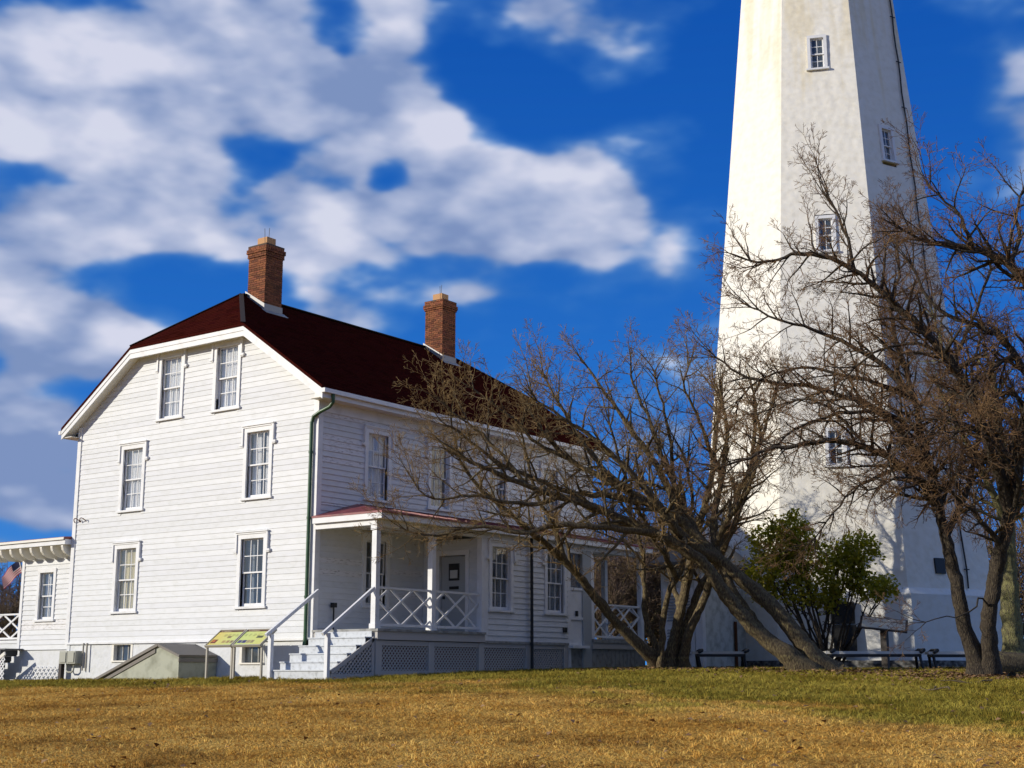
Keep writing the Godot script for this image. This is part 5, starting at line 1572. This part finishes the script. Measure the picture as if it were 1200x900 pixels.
func make_tree(called: String, label: String, limbs: Array, cfg: Dictionary, seed_: int, group := "") -> Node3D:
	var g := RandomNumberGenerator.new()
	g.seed = seed_
	var base: Vector3 = limbs[0][2]
	var root := thing(called, label, "tree", Vector3(base.x, ground_y(base.x, base.z), base.z), 0.0, group)
	var o := root.position
	var fine := [MB.new(), MB.new()]
	var first := true
	for lb in limbs:
		var ctrl := []
		for i in range(2, lb.size()):
			ctrl.append(lb[i] - o)
		var path := smooth_path(ctrl, 0.14 if lb[0] > 0.12 else 0.22, cfg.wig * (0.6 if lb[0] > 0.12 else 1.0), g)
		var n := path.size()
		var rad := PackedFloat32Array()
		for i in n:
			var t := float(i) / (n - 1)
			var rr := lerpf(lb[0], lb[1], pow(t, 0.8)) * g.randf_range(0.96, 1.05)
			if lb[0] > 0.12 and t < 0.3 and path[i].y < 0.7:
				rr *= 1.0 + 1.1 * pow(maxf(0.0, 0.7 - path[i].y), 1.6)
			rad.append(rr)
		var tm := MB.new()
		if lb[0] > 0.12:
			tm.bark_tube(path, rad, 18, knots, 0.3)
		else:
			tm.tube(path, rad, 8, true)
		put(root, "trunk" if first else "limb", tm.mesh(), cfg.bark)
		first = false
		# branches off this limb
		var acc := 0.0
		var az := g.randf() * TAU
		for i in range(1, n):
			acc += path[i].distance_to(path[i - 1])
			var t := float(i) / (n - 1)
			if path[i].y < cfg.bare or rad[i] > cfg.thick:
				continue
			var need: float = cfg.start * (1.4 - 0.75 * t)
			if acc < need:
				continue
			acc = 0.0
			var tg := (path[i] - path[i - 1]).normalized()
			az += 2.4 + g.randf_range(-0.7, 0.7)
			var s := tg.cross(Vector3(0.3, 0.2, 0.9)).normalized()
			var nrm := s * cos(az) + tg.cross(s) * sin(az)
			var ang := g.randf_range(0.55, 1.2)
			var L: float = g.randf_range(0.55, 1.0) * cfg.longest[0] * (1.0 - 0.3 * t)
			grow(fine, path[i], (tg * cos(ang) + nrm * sin(ang) + Vector3.UP * cfg.rise).normalized(), L, clampf(rad[i] * 0.6, 0.02, 0.06), 0, cfg, g)
		for k in 3:
			var e := (path[n - 1] - path[n - 2]).normalized()
			grow(fine, path[n - 1], (e + Vector3(g.randf_range(-1, 1), g.randf_range(-0.6, 1), g.randf_range(-1, 1)) * 0.5).normalized(), cfg.longest[0] * g.randf_range(0.5, 0.9), maxf(rad[n - 1] * 0.8, 0.012), 0, cfg, g)
	tri_count += (fine[0].ix.size() + fine[1].ix.size()) / 3
	put(root, "crown", fine[0].mesh(), cfg.bark).set_meta("kind", "stuff")
	put(root, "twigs", fine[1].mesh(), cfg.twig).set_meta("kind", "stuff")
	return root

func far_tree(seed_: int, height: float, spread: float) -> Array:   # control limbs of a small wild tree seen far off
	var g := RandomNumberGenerator.new()
	g.seed = seed_
	var limbs := []
	var tp := Vector3(g.randf_range(-0.5, 0.5), height * 0.9, g.randf_range(-0.5, 0.5))
	var tr := [0.14, 0.03, Vector3(0, -0.3, 0), Vector3(0.1, height * 0.25, 0.05), Vector3(-0.1, height * 0.55, 0.1), tp]
	limbs.append(tr)
	for k in 7:
		var a := k * 2.4 + g.randf()
		var y0 := height * g.randf_range(0.15, 0.6)
		var dir := Vector3(cos(a), g.randf_range(0.4, 1.1), sin(a))
		var st := Vector3(0, y0, 0)
		limbs.append([0.07, 0.02, st, st + dir * spread * 0.35, st + dir * spread * 0.7 + Vector3(0, 0.3, 0), st + dir * spread + Vector3(0, 0.7, 0)])
	return limbs

func make_trees() -> void:
	var a := {"levels": 4, "gap": [0.27, 0.17, 0.11], "longest": [1.3, 0.9, 0.52, 0.3], "crook": 0.15, "curl": 0.13, "lift": 0.025, "tip": 0.004, "wig": 0.03, "bare": 2.2, "thick": 0.11, "start": 0.27, "rise": 0.12, "bark": mats.bark, "twig": mats.twig_gold}
	make_tree("bare_tree", "multi-stemmed bare tree with pale trunks fanning out beside the far porch", LIMBS_A, a, 101)
	var b := a.duplicate()
	b.longest = [1.25, 0.9, 0.52, 0.3]
	b.start = 0.24
	b.bare = 2.4
	b.lift = 0.012
	b.rise = 0.06
	make_tree("leaning_tree", "bare tree with twin trunks leaning far left across the porch roof", LIMBS_B, b, 202)
	var c := a.duplicate()
	c.bark = mats.bark_dark
	c.twig = mats.twig_red
	c.longest = [1.2, 0.8, 0.42, 0.22]
	c.start = 0.105
	c.gap = [0.23, 0.15, 0.11]
	c.bare = 2.0
	c.rise = 0.06
	c.lift = 0.0
	make_tree("spreading_tree", "dark-barked bare tree with forked trunk in front of the tower", LIMBS_C, c, 303)
	var d := c.duplicate()
	d.bark = mats.bark_moss
	d.start = 0.1
	d.longest = [1.4, 0.85, 0.45, 0.24]
	d.thick = 0.16
	make_tree("mossy_tree", "bare tree with pale mossy trunk behind the dark forked tree", LIMBS_D, d, 404)
	print("twigs ", twig_count, " tris ", tri_count)
	# wild trees beyond the house and tower
	var f := {"levels": 3, "gap": [0.34, 0.2], "longest": [1.5, 0.75, 0.4], "crook": 0.2, "curl": 0.1, "lift": 0.05, "tip": 0.009, "wig": 0.03, "bare": 0.5, "thick": 0.2, "start": 0.4, "rise": 0.3, "bark": mats.bark, "twig": mats.twig_far}
	var protos := []
	var spots := FAR_TREES
	for i in spots.size():
		var s: Array = spots[i]
		var k: int = i % 3
		var o: Node3D
		if i < 3:
			var lm := far_tree(500 + i, 6.4 + 0.5 * i, 2.1)
			o = make_tree("wild_tree", s[4], lm, f, 600 + i, "wild trees beyond the buildings")
			protos.append(o)
		else:
			o = protos[k].duplicate()
			o.name = numbered("wild_tree")
			add_child(o)
			o.set_meta("label", s[4])
		o.position = Vector3(s[0], ground_y(s[0], s[1]), s[1])
		o.scale = Vector3.ONE * s[2]
		o.rotation.y = s[3]
	var tk := f.duplicate()
	tk.bare = 0.1
	tk.gap = [0.2, 0.15]
	tk.start = 0.24
	var bush: Node3D = null
	for i in THICKETS.size():
		var s: Array = THICKETS[i]
		var o: Node3D
		if i == 0:
			o = make_tree("wild_shrub", s[2], far_tree(700, 2.4, 1.5), tk, 701, "bare shrubs beyond the buildings")
			o.set_meta("category", "shrub")
			bush = o
		else:
			o = bush.duplicate()
			o.name = numbered("wild_shrub")
			add_child(o)
			o.set_meta("label", s[2])
		o.position = Vector3(s[0], ground_y(s[0], s[1]), s[1])
		o.rotation.y = i * 2.1
		o.scale = Vector3.ONE * (1.0 + 0.15 * (i % 3))

func make_shrub() -> void:
	var g := RandomNumberGenerator.new()
	g.seed = 909
	var base := on_ground(SHRUB.x, SHRUB.z)
	var s := thing("evergreen_shrub", "rounded evergreen shrub with glossy yellow-green leaves at the tower foot", "shrub", base)
	var leaves := MB.new()
	leaves.tinted = true
	var crown := []   # lumps: centre, radius
	for k in SHRUB_LUMPS:
		crown.append([Vector3(k[0], k[1], k[2]) - base, k[3]])
	var stems := 0
	for k in crown:
		for j in 2:
			var e: Vector3 = k[0] + Vector3(g.randf_range(-0.4, 0.4), g.randf_range(-0.2, 0.3), g.randf_range(-0.4, 0.4)) * k[1]
			var st := Vector3(g.randf_range(-0.35, 0.35), -0.1, g.randf_range(-0.35, 0.35))
			var mid := st.lerp(e, 0.45) + Vector3(0, -0.1, 0)
			var m := MB.new()
			var path := smooth_path([st, mid, e], 0.2, 0.02, g)
			var rad := PackedFloat32Array()
			for i in path.size():
				rad.append(lerpf(0.045, 0.012, float(i) / (path.size() - 1)))
			m.tube(path, rad, 6)
			for t in 14:
				var i := g.randi_range(path.size() / 2, path.size() - 2)
				var d: Vector3 = Vector3(g.randf_range(-1, 1), g.randf_range(-0.3, 1), g.randf_range(-1, 1)).normalized() * g.randf_range(0.3, 0.6) * k[1]
				m.tube(PackedVector3Array([path[i], path[i] + d * 0.5 + Vector3(0, 0.03, 0), path[i] + d]), PackedFloat32Array([0.012, 0.009, 0.005]), 4)
			put(s, "stem", m.mesh(), mats.bark_dark)
			stems += 1
		var R: float = k[1]
		for cl in int(270 * R * R + 40):
			var dir := Vector3(g.randfn(), g.randfn(), g.randfn()).normalized()
			var c: Vector3 = k[0] + dir * R * pow(g.randf_range(0.12, 1.0), 0.45) * Vector3(1, 0.85, 1)
			for l in 7:
				var p := c + Vector3(g.randfn(), g.randfn(), g.randfn()) * 0.085
				var ax := (dir * 0.5 + Vector3(g.randfn(), g.randfn() * 0.7 - 0.1, g.randfn())).normalized()
				var sd := ax.cross(Vector3(g.randfn(), g.randfn(), g.randfn())).normalized()
				var nn := ax.cross(sd)
				var L := g.randf_range(0.075, 0.14)
				var W := L * 0.34
				var y := g.randf()
				var col := Color(0.24, 0.24, 0.02).lerp(Color(0.36, 0.33, 0.03), y)
				if g.randf() < 0.2:
					col = Color(0.42, 0.34, 0.03).lerp(Color(0.5, 0.42, 0.05), g.randf())
				leaves.tint = col
				var b := leaves.v.size()
				leaves.vert(p, nn)
				leaves.vert(p + ax * L * 0.5 + sd * W + nn * 0.012, (nn - sd * 0.3).normalized())
				leaves.vert(p + ax * L * 0.5 - sd * W + nn * 0.012, (nn + sd * 0.3).normalized())
				leaves.vert(p + ax * L - nn * 0.012, nn)
				leaves.ix.append_array(PackedInt32Array([b, b + 1, b + 2, b + 1, b + 3, b + 2]))
	put(s, "foliage", leaves.mesh(), mats.leaf).set_meta("kind", "stuff")

# ------------------------------------------------------------------ small things
func bench(at: Vector3, turn: float, L: float, label: String) -> void:
	var b := thing("park_bench", label, "bench", at, turn, "backless benches near the tower")
	for i in 5:
		bx(b, "slat", Vector3(-L / 2, 0.4, -0.22 + i * 0.09), Vector3(L / 2, 0.47, -0.145 + i * 0.09), mats.bench_wood)
	for z in [-0.2, 0.2]:
		bx(b, "apron", Vector3(-L / 2 + 0.1, 0.33, z - 0.02), Vector3(L / 2 - 0.1, 0.398, z + 0.02), mats.iron)
	for x in [-L / 2 + 0.12, L / 2 - 0.12]:
		var m := MB.new()
		for s in [-1.0, 1.0]:
			m.tube(PackedVector3Array([Vector3(x, 0.41, s * 0.1), Vector3(x, 0.38, s * 0.18), Vector3(x + 0.02, 0.22, s * 0.2), Vector3(x + 0.05, 0.05, s * 0.25), Vector3(x + 0.06, -0.05, s * 0.28)]), PackedFloat32Array([0.035, 0.04, 0.035, 0.035, 0.04]), 6, true)
		m.bar(Vector3(x, 0.37, -0.24), Vector3(x, 0.37, 0.24), 0.06, 0.05)
		put(b, "leg_frame", m.mesh(), mats.iron)
		m = MB.new()
		m.tube(PackedVector3Array([Vector3(x, 0.44, -0.25), Vector3(x + 0.1, 0.5, -0.22), Vector3(x + 0.12, 0.5, 0.0), Vector3(x + 0.1, 0.5, 0.22), Vector3(x, 0.44, 0.25)]), PackedFloat32Array([0.04, 0.05, 0.045, 0.05, 0.04]), 6, true)
		put(b, "arm", m.mesh(), mats.iron)

func panel_texture(kind: int) -> ImageTexture:
	var w := 256
	var h := 160
	var img := Image.create(w, h, false, Image.FORMAT_RGB8)
	var g := RandomNumberGenerator.new()
	g.seed = 40 + kind
	for y in h:
		for x in w:
			var t := float(x) / w
			var c := Color(0.86, 0.78, 0.42).lerp(Color(0.78, 0.84, 0.50), t if kind == 0 else 1.0 - t * 0.5)
			img.set_pixel(x, y, c * g.randf_range(0.95, 1.03))
	img.fill_rect(Rect2i(0, 0, w, 16), Color(0.36, 0.23, 0.16))
	for i in 12:
		img.fill_rect(Rect2i(14 + i * 9, 5, g.randi_range(3, 7), 6), Color(0.85, 0.8, 0.65))
	for r in 3:
		for k in 4:
			var x := 88 + k * 40
			if kind == 1:
				x = 20 + k * 40
			img.fill_rect(Rect2i(x, 42 + r * 9, g.randi_range(16, 34), 3), Color(0.42, 0.36, 0.2))
	if kind == 0:
		img.fill_rect(Rect2i(14, 96, 56, 40), Color(0.42, 0.2, 0.12))
		img.fill_rect(Rect2i(20, 102, 30, 20), Color(0.75, 0.42, 0.2))
		img.fill_rect(Rect2i(140, 60, 40, 22), Color(0.5, 0.44, 0.28))
		img.fill_rect(Rect2i(130, 108, 34, 26), Color(0.66, 0.56, 0.34))
		img.fill_rect(Rect2i(176, 108, 30, 26), Color(0.6, 0.46, 0.32))
		img.fill_rect(Rect2i(216, 108, 26, 26), Color(0.5, 0.42, 0.3))
	else:
		img.fill_rect(Rect2i(12, 108, 36, 30), Color(0.25, 0.22, 0.45))
		img.fill_rect(Rect2i(54, 108, 38, 30), Color(0.2, 0.18, 0.42))
		img.fill_rect(Rect2i(98, 108, 30, 30), Color(0.62, 0.55, 0.4))
		img.fill_rect(Rect2i(134, 108, 30, 30), Color(0.56, 0.52, 0.36))
		img.fill_rect(Rect2i(150, 62, 60, 24), Color(0.3, 0.32, 0.2))
	return ImageTexture.create_from_image(img)

func make_signs() -> void:
	# two tilted information panels by the steps
	var zs := [[-2.4, -1.44], [-1.4, -0.38]]
	var names := ["tilted yellow-green information panel beside the cellar bulkhead", "tilted yellow-green information panel nearest the porch steps"]
	for k in 2:
		var zc: float = (zs[k][0] + zs[k][1]) / 2
		var w: float = zs[k][1] - zs[k][0]
		var x := -1.35
		var gy := ground_y(x, zc)
		var s := thing("information_panel", names[k], "sign", Vector3(x, 0, zc), 0.0, "information panels by the steps")
		for sg in [-1.0, 1.0]:
			var m := MB.new()
			m.span(Vector3(0.0, gy - 0.4, sg * (w / 2 - 0.02) - 0.025), Vector3(0.05, 0.78, sg * (w / 2 - 0.02) + 0.025))
			put(s, "leg", m.mesh(), mats.sign_frame)
		# panel rises away from the viewer
		var tilt := Basis(Vector3(0, 0, 1), Vector3(0.72, 0.55, 0).normalized(), Vector3(0, 0, 1).cross(Vector3(0.72, 0.55, 0).normalized()))
		var fr := MB.new()
		var hh := 0.66
		fr.span(Vector3(-w / 2, -0.02, -0.05), Vector3(w / 2, hh, -0.012))
		fr.span(Vector3(-w / 2, -0.02, -0.012), Vector3(w / 2, 0.012, 0.012))
		fr.span(Vector3(-w / 2, hh - 0.03, -0.012), Vector3(w / 2, hh, 0.012))
		fr.span(Vector3(-w / 2, 0.012, -0.012), Vector3(-w / 2 + 0.03, hh - 0.03, 0.012))
		fr.span(Vector3(w / 2 - 0.03, 0.012, -0.012), Vector3(w / 2, hh - 0.03, 0.012))
		put(s, "frame", fr.mesh(), mats.sign_frame).transform = Transform3D(tilt, Vector3(-0.05, 0.72, 0))
		var qm := QuadMesh.new()
		qm.size = Vector2(w - 0.06, hh - 0.042)
		var mt := StandardMaterial3D.new()
		mt.albedo_texture = panel_texture(k)
		mt.roughness = 0.4
		put(s, "printed_face", qm, mt).transform = Transform3D(tilt, Vector3(-0.05, 0.72, 0)) * Transform3D(Basis.IDENTITY, Vector3(0, 0.012 + (hh - 0.042) / 2, -0.006))
	# wayside panel on a single post near the tower
	var p := on_ground(WAYSIDE.x, WAYSIDE.z)
	var s := thing("wayside_sign", "pale tilted reading panel on a dark post before the tower", "sign", p)
	bx(s, "post", Vector3(-0.08, -0.2, -0.08), Vector3(0.08, 1.05, 0.08), mats.sign_brown)
	var up := Vector3(0.8, 0.42, -0.25).normalized()
	var rt := Vector3(0.55, 0.0, 0.83)
	rt = (rt - up * rt.dot(up)).normalized()
	var bs := Basis(rt, up, rt.cross(up))
	var m := MB.new()
	m.span(Vector3(-0.6, -0.36, -0.03), Vector3(0.6, 0.36, 0.0))
	put(s, "backing", m.mesh(), mats.sign_brown).transform = Transform3D(bs, Vector3(0, 1.16, 0))
	m = MB.new()
	m.span(Vector3(-0.54, -0.3, 0.0), Vector3(0.54, 0.3, 0.012))
	put(s, "panel_face", m.mesh(), mats.sign_pale).transform = Transform3D(bs, Vector3(0, 1.16, 0))

func make_bulkhead() -> void:
	var b := thing("cellar_bulkhead", "grey-green sloping cellar hatch against the gable foundation", "cellar hatch")
	var x := -1.28
	var m := MB.new()
	m.prism([Vector3(x, -0.4, -6.95), Vector3(x, -0.22, -6.75), Vector3(x, 0.72, -4.32), Vector3(x, 0.44, -3.5), Vector3(x, -0.4, -3.5)], Vector3(1.27, 0, 0))
	put(b, "box", m.mesh(), mats.bulkhead)
	for k in 2:
		var x0 := x - 0.06 + k * 0.68
		m = MB.new()
		m.prism([Vector3(x0, -0.19, -6.9), Vector3(x0, -0.13, -6.92), Vector3(x0, 0.8, -4.34), Vector3(x0, 0.73, -4.3)], Vector3(0.66, 0, 0))
		put(b, "door_leaf", m.mesh(), mats.bulkhead_trim)
	m = MB.new()
	m.prism([Vector3(x - 0.05, 0.735, -4.34), Vector3(x - 0.05, 0.8, -4.34), Vector3(x - 0.05, 0.5, -3.44), Vector3(x - 0.05, 0.445, -3.46)], Vector3(1.3, 0, 0))
	put(b, "top_board", m.mesh(), mats.bulkhead_trim)
	m = MB.new()
	m.prism([Vector3(x - 0.03, -0.3, -6.78), Vector3(x - 0.03, -0.22, -6.78), Vector3(x - 0.03, 0.66, -4.42), Vector3(x - 0.03, 0.56, -4.42)], Vector3(0.028, 0, 0))
	put(b, "side_trim", m.mesh(), mats.bulkhead_trim)
	bx(b, "end_trim", Vector3(x - 0.02, 0.32, -3.499), Vector3(0.0, 0.42, -3.47), mats.bulkhead_trim)

func make_flag() -> void:
	var base := on_ground(3.3, -17.62)
	var f := thing("flag", "red white and blue striped flag hanging beyond the side porch", "flag", base)
	var m := MB.new()
	var ox := Vector3(3.33, 3.92, -17.62) - base
	var hoist := Vector3(0.17, -0.85, 0.23)
	m.rod(ox - hoist * 0.04, ox + hoist * 4.4, 0.025, 8)
	put(f, "staff", m.mesh(), mats.flag_white)
	var along := Vector3(-0.4, -0.5, -0.54)
	var pt := func(u: float, v: float) -> Vector3:
		var fold := 0.07 * sin(u * 9.0 + v * 2.0) * u
		return ox + along * u * 0.85 + hoist * v * 0.52 + Vector3(0.7, -0.2, -0.5) * fold + Vector3(0, -0.2 * u * u, 0)
	for k in 13:
		var st := MB.new()
		for i in 14:
			var u0 := i / 14.0
			var u1 := (i + 1) / 14.0
			if k < 7 and u1 <= 0.43:
				continue
			st.quad(pt.call(u0, (k + 1) / 13.0), pt.call(u1, (k + 1) / 13.0), pt.call(u1, k / 13.0), pt.call(u0, k / 13.0))
		put(f, "stripe", st.mesh(), mats.flag_red if k % 2 == 0 else mats.flag_white)
	var c := MB.new()
	for i in 6:
		for j in 3:
			c.quad(pt.call(i / 14.0, (j + 1) * 7.0 / 39.0), pt.call((i + 1) / 14.0, (j + 1) * 7.0 / 39.0), pt.call((i + 1) / 14.0, j * 7.0 / 39.0), pt.call(i / 14.0, j * 7.0 / 39.0))
	put(f, "canton", c.mesh(), mats.flag_blue)

func make_litter() -> void:
	var g := RandomNumberGenerator.new()
	g.seed = 71
	# fallen log beside the dark tree
	var p := on_ground(LOG.x, LOG.z)
	var l := thing("fallen_log", "thick fallen log lying at the foot of the mossy tree", "log", p)
	var m := MB.new()
	var path := PackedVector3Array()
	var rad := PackedFloat32Array()
	for i in 9:
		var t := i / 8.0
		path.append(SIDE * (t * 1.9 - 0.1) + VIEW * t * 0.5 + Vector3(0, 0.2 + 0.03 * sin(t * 9.0), 0))
		rad.append(0.3 * g.randf_range(0.92, 1.08))
	m.tube(path, rad, 14, true)
	put(l, "bark", m.mesh(), mats.bark)
	# stone beside the log
	var sp0 := on_ground(STONE.x, STONE.z)
	var st := thing("field_stone", "small tan stone in the grass by the dark forked tree", "stone", sp0)
	m = MB.new()
	for i in 7:
		var a := PI * i / 6.0
		for j in 10:
			var b := TAU * j / 10.0
			var d := Vector3(sin(a) * cos(b), cos(a) * 0.6, sin(a) * sin(b))
			m.vert(d * 0.14 * g.randf_range(0.85, 1.12) + Vector3(0, 0.04, 0), d.normalized())
	for i in 6:
		for j in 10:
			var q := i * 10 + j
			var r := i * 10 + (j + 1) % 10
			m.ix.append_array(PackedInt32Array([q, r, q + 10, r, r + 10, q + 10]))
	put(st, "rock", m.mesh(), mats.sign_pale)
	# fallen sticks on the lawn
	var labels := ["crooked pale stick lying on the lawn right of centre", "forked stick lying on the grass near the dark tree", "thin stick lying on the grass right of the leaning trunks"]
	for k in 3:
		var q: Vector3 = STICKS[k]
		var o := thing("fallen_stick", labels[k], "stick", on_ground(q.x, q.z), q.y, "fallen sticks on the lawn")
		m = MB.new()
		var pts := PackedVector3Array()
		var rr := PackedFloat32Array()
		for i in 7:
			pts.append(Vector3(i * 0.17 - 0.5, 0.045 + 0.03 * sin(i * 1.3 + k), 0.09 * sin(i * 1.1 + k)))
			rr.append(lerpf(0.02, 0.008, i / 6.0))
		m.tube(pts, rr, 6, true)
		m.tube(PackedVector3Array([pts[3], pts[3] + Vector3(0.15, 0.06, 0.16), pts[3] + Vector3(0.34, 0.05, 0.22)]), PackedFloat32Array([0.012, 0.01, 0.006]), 5, true)
		put(o, "wood", m.mesh(), mats.bark)
	# dead leaves under the trees
	var leaf := MB.new()
	leaf.quad(Vector3(-0.035, 0, -0.02), Vector3(0.0, 0.012, 0.03), Vector3(0.04, 0.004, 0.015), Vector3(0.012, 0.016, -0.03))
	leaf.tinted = true
	leaf.c = PackedColorArray([Color.WHITE, Color.WHITE, Color.WHITE, Color.WHITE])
	var mm := MultiMesh.new()
	mm.transform_format = MultiMesh.TRANSFORM_3D
	mm.use_colors = true
	mm.mesh = leaf.mesh()
	var spots := []
	for k in 4200:
		var c: Vector3 = [LIMBS_C[0][2], LIMBS_B[0][2], LIMBS_D[0][2], LIMBS_C[0][2], LIMBS_A[0][2]][k % 5]
		var a := g.randf() * TAU
		var r := absf(g.randfn()) * 1.5 + 0.2
		var x := c.x + cos(a) * r - 0.4
		var z := c.z + sin(a) * r
		if not blocked(x, z):
			spots.append(Vector2(x, z))
	for k in 500:
		var q := EYE + VIEW * g.randf_range(12.0, 36.0)
		q += SIDE * g.randf_range(-0.42, 0.42) * (q - EYE).length()
		if not blocked(q.x, q.z):
			spots.append(Vector2(q.x, q.z))
	mm.instance_count = spots.size()
	for i in spots.size():
		var q: Vector2 = spots[i]
		var b := Basis.from_euler(Vector3(g.randf_range(-0.5, 0.5), g.randf() * TAU, g.randf_range(-0.5, 0.5))) * g.randf_range(0.6, 1.3)
		mm.set_instance_transform(i, Transform3D(b, Vector3(q.x, ground_y(q.x, q.y) + g.randf_range(0.025, 0.055), q.y)))
		mm.set_instance_color(i, Color(0.1, 0.045, 0.018).lerp(Color(0.36, 0.21, 0.09), g.randf()))
	var o := MultiMeshInstance3D.new()
	o.name = numbered("dead_leaves")
	o.multimesh = mm
	o.material_override = mats.dead_leaf
	add_child(o)
	tag(o, "brown dead leaves scattered over the lawn", "leaves")
	o.set_meta("kind", "stuff")

func _ready() -> void:
	rng.seed = 20240
	lump.seed = 3
	lump.frequency = 0.05
	patch.seed = 8
	knots.seed = 44
	knots.frequency = 0.9
	knots.fractal_octaves = 3
	patch.frequency = 0.16
	patch.fractal_octaves = 3
	light_and_camera()
	make_materials()
	print("sky and materials ", Time.get_ticks_msec())
	make_ground()
	make_house()
	make_tower()
	make_shed()
	print("buildings ", Time.get_ticks_msec())
	make_bulkhead()
	make_signs()
	for b in BENCHES:
		bench(on_ground(b[0], b[1]), b[2], b[3], b[4])
	make_flag()
	make_trees()
	print("trees ", Time.get_ticks_msec())
	make_shrub()
	make_litter()
	make_grass()
	print("done ", Time.get_ticks_msec())
